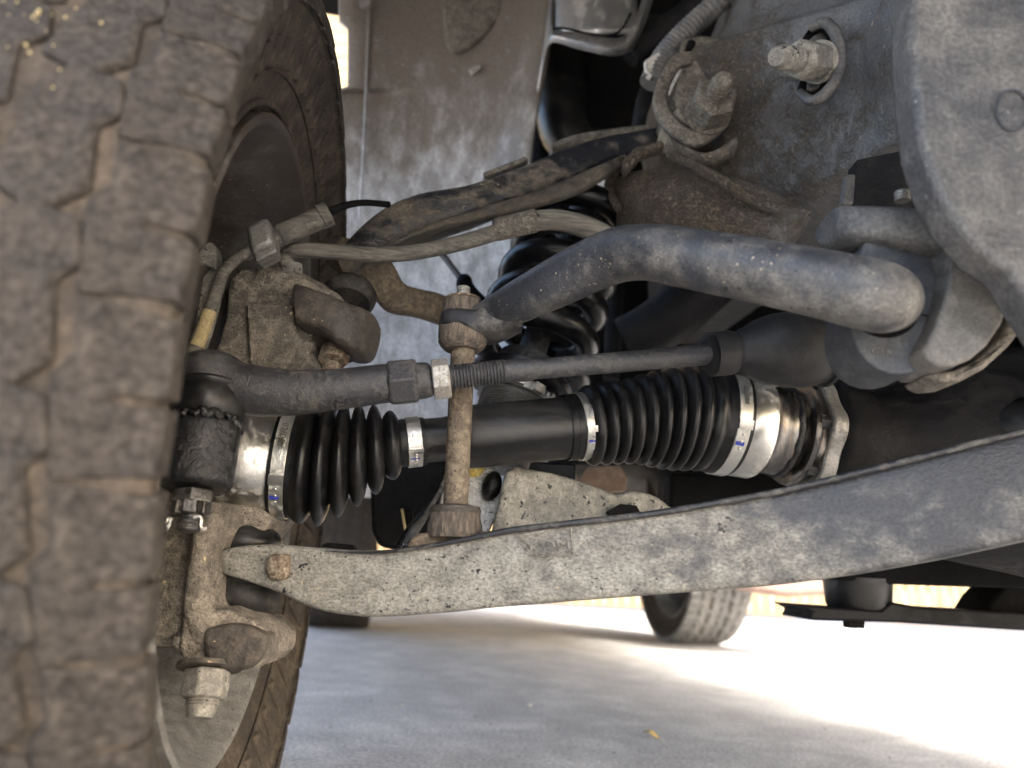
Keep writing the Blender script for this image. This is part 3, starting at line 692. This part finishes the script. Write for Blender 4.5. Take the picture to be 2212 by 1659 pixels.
MB().tube([(pn-sd_*hr*.95+aax*.002-FW*.003, .0016), (pn-sd_*hr*1.05+aax*.008-FW*.006, .0016), (pn-sd_*hr*.65+aax*.009-FW*.016, .0016), (pn-sd_*hr*.5-FW*.016, .0015)], n=8).build('cotter_pin', M['steel'], kn)
MB().tube([(pn+sd_*hr*.5-FW*.015, .0016), (pn+sd_*hr*.8+aax*.001-FW*.013, .0016), (pn+sd_*hr*.85+aax*.009-FW*.012, .0016), (pn+sd_*hr*1.1+aax*.010-FW*.01, .0014)], n=8).build('cotter_pin', M['steel'], kn)

# pale shield edge beside the sensor wire
b = MB(); b.slab([(438, 530), (452, 522), (464, 535), (467, 610), (452, 680), (432, 740), (400, 790), (380, 700), (400, 600)], .685, .02, 2)
o = b.build('splash_shield', M['dusty'], bevel=.006); tag(o, 'pale dusty sheet edge curving beside the sensor wire', 'shield')

# ================================================================== TIE ROD
tr = thing('tie_rod', P(900, 830, .63), 'black tie rod with jam nut, threads and rubber inner boot', 'tie rod')
rt_ = m_(70, along(.08))
b = MB(); b.lathe(along(-.01), aax, [(0, rt_*.75), (.004, rt_*.93), (.012, rt_), (AL*.17, rt_*1.0), (AL*.2, rt_*.96)], 40)
b.ptube([(490, 835, .622, 56), (560, 845, .624, 55), (640, 848, .626, 50), (740, 840, .628, 45), (835, 828, .63, 43), (905, 823, .632, 41), (935, 819, .632, 37)], n=24)
b.build('rod_end', M['tie'], tr, remesh=.0028, sm=5)
h0 = P(838, 828, .63); h1 = P(903, 823, .632); hx = (h1-h0).normalized()
MB().lathe(h0, hx, [(0, m_(46, h0)), (.002, m_(53, h0)), ((h1-h0).length-.002, m_(53, h0)), ((h1-h0).length, m_(46, h0))], 6, ang=.15).build('wrench_flats', M['tie'], tr, flat=True, bevel=.003)
h0 = P(934, 820, .633); h1 = P(972, 816, .634); hx = (h1-h0).normalized()
MB().lathe(h0, hx, [(0, m_(41, h0)), (.001, m_(45, h0)), ((h1-h0).length-.001, m_(45, h0)), ((h1-h0).length, m_(40, h0))], 6, ang=.62).build('jam_nut', M['zinc'], tr, flat=True, bevel=.0012)
h0 = P(970, 815, .634); h1 = P(1092, 802, .638); hx = (h1-h0).normalized()
MB().thread(h0, hx, (h1-h0).length, m_(27, h0), 17, .10, n=32).build('threads', M['tie'], tr, sharp=25)
b = MB(); b.ptube([(1085, 803, .638, 25), (1150, 798, .641, 25), (1160, 797, .642, 22.5), (1350, 781, .655, 22.5), (1560, 763, .672, 23.5), (1800, 743, .69, 23)], n=32, smooth=3).build('rod', M['tie'], tr)
rb = [(1528, 766, .665, 30), (1532, 766, .666, 46), (1545, 765, .667, 48), (1576, 762, .67, 48), (1584, 762, .67, 44), (1590, 761, .671, 44), (1596, 761, .671, 49), (1615, 760, .672, 56), (1645, 758, .675, 71), (1680, 756, .678, 80), (1720, 755, .681, 83), (1750, 755, .684, 80), (1764, 755, .685, 74), (1770, 755, .686, 80), (1784, 755, .687, 79), (1790, 755, .687, 40)]
MB().ptube(rb, n=36, smooth=3).build('inner_boot', M['rack_boot'], tr, sharp=60)
b = MB(); b.ptube([(1786, 757, .688, 58), (1800, 757, .69, 56), (1802, 757, .69, 46), (2050, 765, .72, 44)], n=28, smooth=1).build('rack_tube', M['diff'], tr, sharp=50)
# rubber dust boot and squeezed-out grease at the rod end
b = MB(); b.lathe(along(.17), aax, [(0, ra*1.0), (AL*.012, ra*1.08), (AL*.03, ra*1.08), (AL*.045, ra*.98), (AL*.09, ra*1.06), (AL*.15, ra*1.06), (AL*.20, ra*.98), (AL*.235, ra*.82)], 40).build('dust_boot', M['rubber'], tr, sharp=60)
gq = []
for i in range(61):
    a = 2*math.pi*i/60; d_ = u_*math.cos(a)+w_*math.sin(a)
    gq.append((along(.395)+d_*ra*(.93+.05*math.sin(i*2.7))+aax*.003*math.sin(i*1.9), .0032+.0018*math.sin(i*1.3)*math.sin(i*.7)))
MB().tube(gq, n=10, smooth=2).build('grease_ring', M['grease'], tr)
ep = P(735, 876, .628); 
dn = (CAM-ep).normalized(); xd = (P(835, 828, .63)-P(640, 848, .626)).normalized()
nn = (dn*.75-UP*.75).normalized()
cc_ = P(735, 841, .628)
emboss('MEM', .0135, .0012, cc_+(nn-xd*nn.dot(xd)).normalized()*m_(46.5, cc_), xd, nn, M['tie'], tr, sx=1.25)

# ================================================================== CV AXLE
cv = thing('drive_shaft', P(1000, 940, .76), 'new black drive shaft with two pleated boots and steel clamps', 'drive shaft')
JO = P(620, 1002, .745); JI = P(1560, 910, .83)
no = (AX+V((0, 0, -.02))).normalized(); ni = (AX+V((0, 0, -.085))).normalized()
SO = P(880, 956, .765); SI = P(1252, 921, .80); ns = (SI-SO).normalized()
def ringband(b, c, n_, w2, r, t=.0012, seg=48):
    b.lathe(c-n_*w2, n_, [(0, r), (0, r+t), (w2*2, r+t), (w2*2, r)], seg, cap=False)
    return b
ro = m_(113, JO); ri = m_(114, JI); rso = m_(52, SO); rsi = m_(69, SI)
# outer housing
MB().lathe(JO-no*.075, no, [(0, ro*.80), (.010, ro*.99), (.030, ro*.99), (.062, ro*.99), (.064, ro*.96), (.085, ro*.96)], 64).build('outer_housing', M['steel'], cv)
def boot(c0, n0, c1, n1, peaks, valleys, rs, re, conv=True, steps=8):
    """pleated boot: peaks/valleys radii; first/last cylinder rs, re"""
    b = MB(); rr = []
    L = (c1-c0).length; k = len(peaks)
    prof = [(-.018/L, rs), (.02, rs), (.03, valleys[0])]
    for i in range(k):
        t0 = .03+.90*(i/k); t1 = .03+.90*((i+1)/k); vn = valleys[i+1] if i+1 < len(valleys) else re
        vp = valleys[i]
        for j in range(1, steps+1):
            u = j/steps
            sh = math.sin(math.pi*u)**.75
            prof.append((t0+(t1-t0)*u, (vp+(vn-vp)*u)*(1-sh)+peaks[i]*sh))
    prof += [(.95, re), (1+.018/L, re)]
    for t, r in prof:
        tt = min(max(t, 0), 1)
        h1_ = c0+n0*(L*.33); h2_ = c1-n1*(L*.33)
        c = c0*(1-tt)**3+h1_*3*tt*(1-tt)**2+h2_*3*tt*tt*(1-tt)+c1*tt**3
        if t < 0: c = c0+n0*(L*t)
        if t > 1: c = c1+n1*(L*(t-1))
        s_ = tt*tt*(3-2*tt)
        n_ = (n0*(1-s_)+n1*s_).normalized()
        u = V((0, 0, 1)); u = (u-n_*u.dot(n_)).normalized(); w2 = n_.cross(u)
        rr.append([c+(u*math.cos(2*math.pi*j/72)+w2*math.sin(2*math.pi*j/72))*r for j in range(72)])
    b.rings(rr, cap=False); return b
mo = lambda x: m_(x, P(760, 980, .755))
boot(JO+no*.008, no, SO, ns, [mo(124), mo(133), mo(124), mo(112), mo(98), mo(76)], [mo(113), mo(96), mo(88), mo(78), mo(68), mo(60), mo(52)], ro*1.015, rso, steps=10).build('outer_boot', M['rubber'], cv, sharp=70)
mi = lambda x: m_(x, P(1400, 915, .815))
boot(SI, ns, JI-ni*.006, ni, [mi(86), mi(88), mi(90), mi(93), mi(98), mi(106), mi(113), mi(117), mi(118), mi(117)], [mi(74), mi(70), mi(72), mi(74), mi(78), mi(84), mi(91), mi(97), mi(103), mi(108), mi(112)], rsi*1.03, ri*1.0, steps=10).build('inner_boot', M['rubber'], cv, sharp=70)
# shaft: thin neck, flare, thick tube
MB().lathe(SO, ns, [(0, rso*.93), (.038, rso*.93), (.045, rso*.97), (.058, m_(66, SO)), (.064, m_(70, SO)), ((SI-SO).length+.01, m_(67, SI))], 56).build('shaft', M['shaft'], cv, sharp=60)
MB().lathe(SI-ns*.012, ns, [(0, rsi*.99), (.001, rsi*1.04), (.006, rsi*1.04), (.007, rsi)], 56, cap=False).build('shaft_collar', M['rubber'], cv)
# inner housing: polished band, blued neck with weld, flange ring
MB().lathe(JI, ni, [(0, ri*.985), (.006, ri*.985), (.007, ri*.995), (.036, ri*.995), (.040, ri*.96)], 64, cap=False).build('polished_band', M['steel'], cv)
MB().lathe(JI+ni*.039, ni, [(0, ri*.96), (.004, ri*.90), (.016, ri*.84), (.020, ri*.85), (.030, ri*.86), (.034, ri*.80), (.044, ri*.78)], 64, cap=False).build('heat_tinted_neck', M['gun'], cv, sharp=70)
wq = []
for i in range(41):
    a = 2*math.pi*i/40; u2, w2 = perp(ni); d_ = u2*math.cos(a)+w2*math.sin(a)
    wq.append((JI+ni*(.070+.0006*math.sin(i*1.7))+d_*ri*.83, .0042+.0005*math.sin(i*2.3)))
MB().tube(wq, n=10, smooth=2).build('weld_bead', M['cast_black'], cv)
MB().lathe(JI+ni*.078, ni, [(0, ri*.80), (.004, ri*.98), (.009, ri*1.0), (.012, ri*.95), (.022, ri*.93)], 64).build('flange_ring', M['gun'], cv, sharp=50)
fl = JI+ni*.098
u2, w2 = perp(ni); ringv = []
for j in range(72):
    a = 2*math.pi*j/72; r = ri*(.97+.13*(.5+.5*math.cos(6*a+.4))**1.0)
    ringv.append((u2*math.cos(a)+w2*math.sin(a))*r)
MB().rings([[fl+q_*.97 for q_ in ringv], [fl+ni*.002+q_ for q_ in ringv], [fl+ni*.016+q_ for q_ in ringv], [fl+ni*.018+q_*.97 for q_ in ringv]]).build('bolt_flange', M['clip'], cv, sharp=30)
for j in range(6):
    a = math.pi/3*j+.95; d_ = u2*math.cos(a)+w2*math.sin(a)
    MB().hexa(fl+d_*ri*.88, -ni, .013, .0095, a).build('flange_bolt', M['cast_black'], cv, flat=True, bevel=.0008)
# clamps
def clamp(c, n_, w2, r, updown=0.0, mark=True, label=None):
    cl_ = ringband(MB(), c, n_, w2, r).build('clamp', M['band'], cv, sharp=30, bevel=.0003)
    tocam = (CAM-c); tocam = (tocam-n_*tocam.dot(n_)).normalized(); upv = n_.cross(tocam).normalized()
    if upv.z < 0: upv = -upv
    def rp(a, rr_): return c+(tocam*math.cos(a)+upv*math.sin(a))*rr_
    def patch(a0_, a1_, x0, x1, rr_, t, nm, mat, par):
        b = MB(); k = 8; rings_ = []
        for i in range(k+1):
            a = a0_+(a1_-a0_)*i/k
            rings_.append([rp(a, rr_)+n_*x0, rp(a, rr_)+n_*x1, rp(a, rr_+t)+n_*x1, rp(a, rr_+t)+n_*x0])
        return b.rings(rings_).build(nm, mat, par, sharp=30)
    R_ = r+.0012; s = w2
    patch(updown+.10, updown+.42, -s*.95, s*.95, R_, .0008, 'clamp_plate', M['band'], cl_)
    patch(updown+.36, updown+.72, -s*.28, s*.28, R_+.0006, .0012, 'clamp_tongue', M['steel'], cl_)
    patch(updown-.62, updown+.04, -s*.9, s*.9, R_, .0007, 'clamp_tail', M['band'], cl_)
    patch(updown-.06, updown+.10, -s*1.05, s*1.05, R_, .0036, 'clamp_ear', M['steel'], cl_)
    for k in range(3):
        a = updown-.16-.13*k
        MB().sphere(rp(a, R_+.0006), s*.24, (rp(a, 1)-c), n=12, k=6, sq=.6).build('clamp_dimple', M['steel'], cl_)
    if mark: patch(updown-.36, updown-.29, -s*.8, s*.5, R_+.0008, .0002, 'paint_mark', M['blue'], cl_)
    return cl_, rp, tocam, upv
w_c = m_(14, JO)
c1_, rp1, tc1, uv1 = clamp(JO+no*.0, no, w_c, ro*1.02, -.30)
aa = .50; pz = rp1(aa, ro*1.02+.0016)
emboss('0260AV', .0085, .0003, pz, -(uv1*math.cos(aa)-tc1*math.sin(aa)), tc1*math.cos(aa)+uv1*math.sin(aa), M['clip'], c1_)
clamp(SO+ns*.006, ns, m_(15, SO), rso*1.01, -.35)
clamp(SI+ns*.003, ns, m_(13, SI), rsi*1.04, -.12)
clamp(JI, ni, m_(14, JI), ri*1.01, .0)

# differential beyond the shaft
df = thing('differential', P(1980, 900, 1.0), 'dark differential housing to the right of the shaft flange', 'differential')
b = MB(); d0 = fl+ni*.018
b.lathe(d0, ni, [(0, ri*.9), (.01, ri*1.05), (.05, ri*1.0), (.08, ri*1.2), (.16, ri*1.9), (.4, ri*2.1), (.55, ri*1.6)], 48)
b.build('housing', M['diff'], df, sharp=60)
MB().slab([(1830, 770), (1880, 740), (2300, 740), (2300, 980), (1900, 1010), (1840, 980)], 1.12, .2).build('casting', M['diff'], df, bevel=.02)
MB().ptube([(2130, 950, .80, 60), (2200, 930, .78, 68), (2300, 920, .76, 70)], n=24).build('mount_bush', M['rubber'], df)
MB().sphere(P(1997, 827, .86), .018, V((1, 0, .15)), sq=.9).build('drain_plug', M['clip'], df)
MB().lathe(P(1812, 815, .80), ZZ, [(0, .009), (.012, .011), (.014, .006)], 16).build('grease_fitting', M['steel'], df)

# ================================================================== LOWER CONTROL ARM
la = thing('lower_control_arm', P(1200, 1220, .62), 'dusty grey lower control arm spattered with dark specks', 'control arm')
top = [(468, 1200, .70), (480, 1188, .69), (520, 1178, .685), (600, 1176, .68), (700, 1184, .672), (800, 1188, .665), (900, 1178, .655), (1000, 1160, .648), (1100, 1140, .64), (1250, 1122, .63), (1400, 1105, .62), (1550, 1080, .61), (1700, 1052, .60), (1900, 1004, .58), (2050, 966, .565), (2212, 925, .55), (2420, 872, .53)]
bot = [(470, 1228, .70), (486, 1242, .69), (530, 1256, .685), (600, 1282, .68), (680, 1318, .672), (780, 1334, .665), (900, 1330, .655), (1000, 1322, .648), (1100, 1312, .64), (1250, 1300, .63), (1400, 1288, .62), (1550, 1276, .61), (1700, 1264, .60), (1900, 1236, .58), (2050, 1209, .565), (2212, 1174, .55), (2420, 1126, .53)]
b = MB(); b.band(top, bot, [.02, .03, .04, .05, .055] + [.06]*12, p=.26, n=44, smooth=4)
b.build('front_leg', M['lca'], la, disp=(.03, .001))
# upper flange lip of the pressing
MB().ptube([(x, y+6, Y-.003, min(7, 1.5+i*1.4)) for i, (x, y, Y) in enumerate(top[4:])], n=12, smooth=3).build('flange_lip', M['edge'], la)
# boss near the ball joint, stamped frame
b = MB(); b.band([(574, 1208, .674), (584, 1198, .670), (606, 1196, .668), (624, 1200, .672)], [(574, 1240, .674), (584, 1252, .670), (606, 1252, .668), (624, 1246, .672)], .02, p=.4).build('stop_boss', M['rust'], la)
fy_ = .6305
MB().ptube([(1122, 1158, fy_+.002, 2.4), (1182, 1146, fy_-.001, 2.2)], n=8, smooth=1).build('stamp_frame', M['lca'], la)
MB().ptube([(1122, 1158, fy_+.002, 2.4), (1160, 1202, fy_+.0015, 2.4), (1236, 1196, fy_-.003, 2.2), (1234, 1140, fy_-.003, 2.2)], n=8, smooth=1).build('stamp_frame', M['lca'], la)
pc = P(1188, 1180, fy_-.003)
emboss('KDM', .0135, .0008, pc, (P(1236, 1176, fy_)-P(1140, 1186, fy_)), V((0, -1, 0)), M['lca'], la, sx=1.2)
# dish under the sway link and the rear half of the arm
MB().slab([(878, 1185), (890, 1160), (930, 1148), (1040, 1146), (1080, 1160), (1090, 1190)], .665, .03, 2).build('link_seat', M['link'], la, bevel=.006, seg=3)
b = MB(); b.slab([(1075, 1090, .80), (1090, 1018, .80), (1110, 1006, .81), (1200, 1022, .82), (1280, 1045, .83), (1330, 1066, .84), (1370, 1058, .85), (1415, 1068, .86), (1450, 1095, .88), (1480, 1150, .88), (1300, 1200, .84), (1100, 1200, .81), (1060, 1150, .80)], None, .06)
b.build('rear_leg', M['dusty'], la, remesh=.004, sm=8)
MB().slab([(1310, 1105, .83), (1340, 1088, .835), (1375, 1092, .84), (1385, 1110, .84), (1320, 1118, .83)], None, .01).build('drain_hole', M['dark'], la)
MB().sphere(P(530, 1170, .74), .035, ZZ, sq=.55).build('ball_joint_cap', M['rubber'], la)
MB().slab([(690, 1180), (705, 1172), (760, 1176), (765, 1190)], .72, .02).build('clip', M['dark'], la, bevel=.003)

# bump stop bracket under the inner boot
b = MB(); b.slab([(1448, 1022), (1520, 1024), (1700, 1010), (1740, 1040), (1740, 1110), (1448, 1110)], .93, .08); 
o = b.build('frame_bracket', M['dark'], bevel=.004); tag(o, 'black rough bracket below the inner axle boot', 'bracket')
b = MB(); b.slab([(1270, 1010), (1340, 1005), (1355, 1035), (1352, 1060), (1300, 1064), (1240, 1050)], 1.22, .02)
o = b.build('brown_shield', M['brown'], bevel=.003); tag(o, 'small brown plate in the gap below the inner boot', 'plate')
b = MB(); b.slab([(1140, 995), (1245, 1000), (1245, 1045), (1190, 1030), (1135, 1012)], 1.02, .05); 
o = b.build('dark_mount', M['rubber'], bevel=.004); tag(o, 'dark rubber mount below the thick part of the shaft', 'mount')

# ================================================================== SWAY BAR, LINK
sb = thing('sway_bar', P(1500, 600, .55), 'thick bent sway bar dusted grey across the middle', 'sway bar')
b = MB()
b.ptube([(985, 686, .668, 18), (1035, 684, .664, 28), (1085, 668, .655, 40), (1120, 652, .64, 46), (1180, 622, .62, 52), (1260, 582, .60, 57), (1330, 552, .58, 60), (1390, 545, .56, 61), (1440, 549, .545, 63), (1520, 564, .53, 66), (1620, 582, .515, 69), (1720, 602, .50, 72), (1820, 624, .487, 76), (1880, 638, .482, 78), (1905, 644, .487, 76), (1918, 648, .50, 70), (1924, 650, .53, 66)], n=36, smooth=6)
b.build('bar', M['sway'], sb, sharp=80, disp=(.03, .0015))
MB().band([(948, 690, .66), (955, 665, .652), (985, 658, .648), (1030, 660, .645), (1075, 638, .645), (1130, 612, .63)], [(950, 698, .66), (962, 702, .652), (990, 706, .648), (1030, 712, .645), (1070, 716, .645), (1130, 690, .63)], [.03, .05, .055, .055, .05, .05], p=.5, n=24).build('eye', M['edge'], sb, disp=(.02, .0015))
sk = thing('sway_bar_link', P(985, 1140, .675), 'brown vertical sway bar link with cracked rubber bushings', 'link')
lk0 = P(1001, 735, .672); lk1 = P(984, 1095, .672); kx = (lk1-lk0).normalized()
MB().lathe(lk0, kx, [(0, m_(26, lk0)), ((lk1-lk0).length, m_(27, lk1))], 28).build('sleeve', M['link'], sk)
w_u = P(1001, 700, .672); rbu = m_(53, w_u); LL = m_(60, w_u)
MB().lathe(w_u, kx, [(0, rbu*.9), (LL*.08, rbu), (LL*.55, rbu*1.0), (LL*.62, rbu*.97), (LL*.7, rbu*.99), (LL*.85, rbu*.9), (LL*1.0, rbu*.72), (LL*1.0, rbu*.5)], 40).build('upper_cup', M['old_rubber'], sk)
MB().lathe(P(1000, 648, .672), kx, [(0, rbu*.68), (LL*.1, rbu*.8), (LL*.35, rbu*.82), (LL*.6, rbu*.86)], 36).build('upper_bushing', M['old_rubber'], sk)
MB().lathe(P(1000, 645, .672), kx, [(0, rbu*.72), (.002, rbu*.74)], 36).build('washer', M['rust'], sk)
MB().thread(P(1000, 650, .672), -kx, m_(32, w_u), m_(15, w_u), 5, .1).build('stud', M['zinc'], sk, sharp=30)
wl = P(985, 1090, .672); rl = m_(55, wl)
MB().lathe(wl, kx, [(0, rl*.6), (.002, rl*.95), (.006, rl*1.02), (.008, rl*.98)], 40).build('washer', M['cast_dark'], sk)
MB().lathe(wl+kx*.008, kx, [(0, rl*.98), (.004, rl*.99), (.010, rl*1.06), (.016, rl*1.08), (.021, rl*1.0)], 40).build('lower_bushing', M['old_rubber'], sk)

bk = thing('sway_bar_bracket', P(1950, 660, .55), 'grey sway bar bracket with split rubber bushing', 'bracket')
arc = [(1945+105*math.cos(rad(a)), 700+108*math.sin(rad(a))) for a in range(20, 181, 16)]
b = MB(); b.slab([(1846, 660), (1858, 560), (1866, 528), (1878, 514), (1905, 513), (2062, 531), (2052, 610), (2050, 680)]+arc, .515, .05, 1).build('bushing', M['bush'], bk, bevel=.0015, seg=2)
pb = P(1905, 650, .514); MB().lathe(pb, V((0, -1, 0)), [(0, m_(84, pb)), (.0006, m_(83, pb))], 48).build('bushing_bore', M['dark'], bk)
MB().ptube([(1978, 677, .5135, 1.6), (2030, 688, .5135, 1.6)], n=6, smooth=1).build('bushing_split', M['dark'], bk)
emboss('GAR', .0075, .0004, P(1905, 762, .5145), P(1940, 766, .515)-P(1880, 758, .515), V((0, -1, 0)), M['frame'], bk)
b = MB(); b.slab([(2066, 534), (2112, 546), (2170, 566), (2184, 600), (2182, 650), (2165, 700), (2135, 745), (2100, 775), (2060, 790), (2026, 792), (2002, 775), (1994, 756), (2024, 700), (2044, 640), (2054, 590)], .495, .05, 1).build('strap', M['strap'], bk, bevel=.003, seg=3)
b = MB(); b.slab([(2185, 575), (2260, 560), (2260, 640), (2220, 700), (2180, 750), (2130, 795), (2080, 822), (2035, 826), (2004, 805), (2060, 800), (2110, 780), (2160, 730), (2190, 650)], .512, .04, 1).build('outer_strap', M['cam'], bk, bevel=.004, seg=3)
MB().hexa(P(2140, 578, .50), V((-.1, -1, -.2)), .014, .014, .2).build('bolt_head', M['cam'], bk, flat=True, bevel=.001)
MB().lathe(P(2120, 565, .49), V((-.1, -1, -.3)), [(0, .020), (-.02, .024), (-.04, .024)], 24).build('bolt_recess', M['frame'], bk)

# ================================================================== HOSES AND WIRES
bh = thing('brake_hose', P(800, 545, .74), 'ribbed rubber brake hose crossing in front of the splash panel', 'hose')
MB().ptube([(632, 590, .745, 16), (620, 566, .74, 17), (626, 545, .735, 17), (655, 540, .73, 17), (720, 544, .73, 17), (800, 550, .735, 17), (880, 547, .74, 17), (960, 533, .745, 17), (1030, 515, .75, 17.5), (1095, 494, .755, 18)], n=20).build('hose', M['hose'], bh)
MB().ptube([(1072, 496, .753, 23), (1074, 496, .753, 25), (1150, 478, .758, 26), (1156, 477, .758, 24)], n=24, smooth=2).build('sleeve', M['cam'], bh, sharp=40)
MB().ptube([(1150, 478, .758, 22), (1200, 475, .76, 23), (1260, 489, .762, 24), (1310, 512, .764, 24), (1370, 560, .766, 24)], n=20).build('hose', M['hose'], bh)
MB().lathe(P(632, 572, .742), V((.1, 0, -1)), [(0, .010), (.012, .011), (.014, .006)], 16).build('fitting', M['dusty'], bh)
ws = thing('wheel_speed_sensor_wire', P(480, 650, .69), 'grey sensor wire with metal clip and yellow band by the knuckle', 'wire')
MB().ptube([(408, 800, .675, 15), (425, 740, .675, 15), (445, 690, .675, 14), (468, 630, .675, 14), (482, 590, .68, 13), (510, 560, .69, 12), (545, 540, .70, 11)], n=16).build('wire', M['hose'], ws)
MB().ptube([(424, 748, .675, 16), (444, 698, .675, 15.2), (452, 672, .675, 15)], n=18, smooth=3).build('yellow_band', M['stripe'], ws)
MB().ptube([(530, 552, .70, 12), (545, 543, .705, 24), (560, 535, .705, 24), (562, 534, .705, 18), (600, 512, .71, 19), (605, 508, .71, 24), (690, 472, .72, 24), (694, 468, .72, 28), (712, 460, .72, 27), (714, 459, .72, 13)], n=20, smooth=1).build('grommet', M['hose'], ws, sharp=40)
MB().ptube([(712, 458, .72, 10), (750, 443, .73, 8), (790, 438, .74, 7), (840, 442, .76, 7)], n=12).build('lead', M['dark'], ws)
c0 = P(570, 520, .70); xa = (P(600, 505, .70)-P(540, 535, .70)).normalized(); za = (P(560, 480, .70)-P(580, 560, .70)).normalized(); ya = xa.cross(za)
b = MB(); b.box(c0, (xa, za, ya), (m_(26, c0), m_(32, c0), .016)); b.build('clip', M['clip'], ws, bevel=.005, seg=2)
b = MB(); b.box(c0-za*m_(36, c0)-ya*.004, (xa, za, ya), (m_(24, c0), m_(9, c0), .012)); b.build('clip_lip', M['clip'], ws, bevel=.002)

# ================================================================== REAR PIVOT AND CROSSMEMBER low at right
rp_ = thing('rear_crossmember', P(2000, 1280, 1.05), 'black crossmember with bushing and plate low at right', 'crossmember')
MB().slab([(1780, 1244), (1900, 1190), (2300, 1090), (2300, 1280), (2210, 1272), (1920, 1262), (1790, 1250)], 1.02, .12).build('beam', M['dark'], rp_, bevel=.006)
t0 = P(1851, 1248, 1.06); MB().lathe(t0, V((0, 0, -1)), [(0, m_(70, t0)), (.035, m_(66, t0)), (.042, m_(60, t0))], 32).build('bushing', M['rubber'], rp_)
MB().slab([(1724, 1306), (1800, 1312), (1905, 1318), (1925, 1300), (1990, 1312), (2300, 1330), (2300, 1368), (2212, 1362), (1940, 1345), (1762, 1340), (1745, 1338), (1755, 1322)], 1.02, .10).build('lower_plate', M['diff'], rp_, bevel=.004)
MB().slab([(1835, 1340), (1868, 1342), (1868, 1358), (1835, 1357)], 1.04, .02).build('bolt', M['dark'], rp_)
MB().slab([(2150, 1290), (2175, 1262), (2300, 1262), (2300, 1335), (2130, 1322)], 1.06, .08, 1).build('end_bush', M['dark'], rp_, bevel=.004)
MB().slab([(2165, 1200), (2212, 1165), (2300, 1150), (2300, 1205), (2180, 1212)], .90, .03, 2).build('bolt_tab', M['frame'], rp_, bevel=.004)
# red-brown underside far behind
sp = MB().slab([(1560, 1262), (1800, 1232), (1930, 1240), (1930, 1280), (1700, 1290)], 3.0, .3)
o = sp.build('spare_carrier', M['redbrown'], bevel=.02); tag(o, 'red brown underside panel far behind the lower arm', 'panel')

# ================================================================== LITTER on the concrete
def gpt(px, py):
    d = FW+RT*((px-1106)/FPX)+UP*((829.5-py)/FPX); return CAM+d*(-CAM.z/d.z)
lf = gpt(1408, 1592)
b = MB(); rr = []
for i in range(9):
    t = i/8; wd = .008*math.sin(math.pi*min(max(t, .04), .96))
    c = lf+V((-.014+.028*t, .012-.022*t, .003+.005*math.sin(t*5)))
    rr.append([c+V((-wd*.6, -wd, .002)), c+V((0, 0, 0)), c+V((wd*.6, wd, .002))])
o = b.rings(rr, cap=False, closed=False).build('dry_leaf', M['leaf']); q = o.modifiers.new('s', 'SOLIDIFY'); q.thickness = .0004
tag(o, 'small curled yellow leaf lying on the shaded concrete', 'leaf')
for k, (x, y, s_, lb) in enumerate(((868, 1524, .004, 'pale pebble on the shaded concrete left of centre'), (1144, 1525, .006, 'white paper scrap on the shaded concrete near the centre'), (1380, 1518, .004, 'pale pebble nearest the sunlit edge of the concrete'))):  # the middle one is a scrap of paper drawn in pebble shape
    c = gpt(x, y); b = MB(); b.sphere(c+V((0, 0, s_*.3)), s_, V((.2, .1, 1)), n=9, k=5, sq=.5)
    o = b.build('pebble', M['white'], flat=True, disp=(.004, .002)); tag(o, lb, 'pebble')

b = MB()
for i in range(260):
    y = random.uniform(.8, 4.5); x = random.uniform(-.45, .75)*y
    r_ = random.uniform(.0006, .0022)*(.6+y*.3)
    b.sphere(V((x, y, r_*.3)), r_, V((random.uniform(-.4, .4), random.uniform(-.4, .4), 1)), n=6, k=4, sq=.6)
tag(b.build('grit', M['dusty'], flat=True), 'fine grit scattered over the concrete', 'grit', kind='stuff')
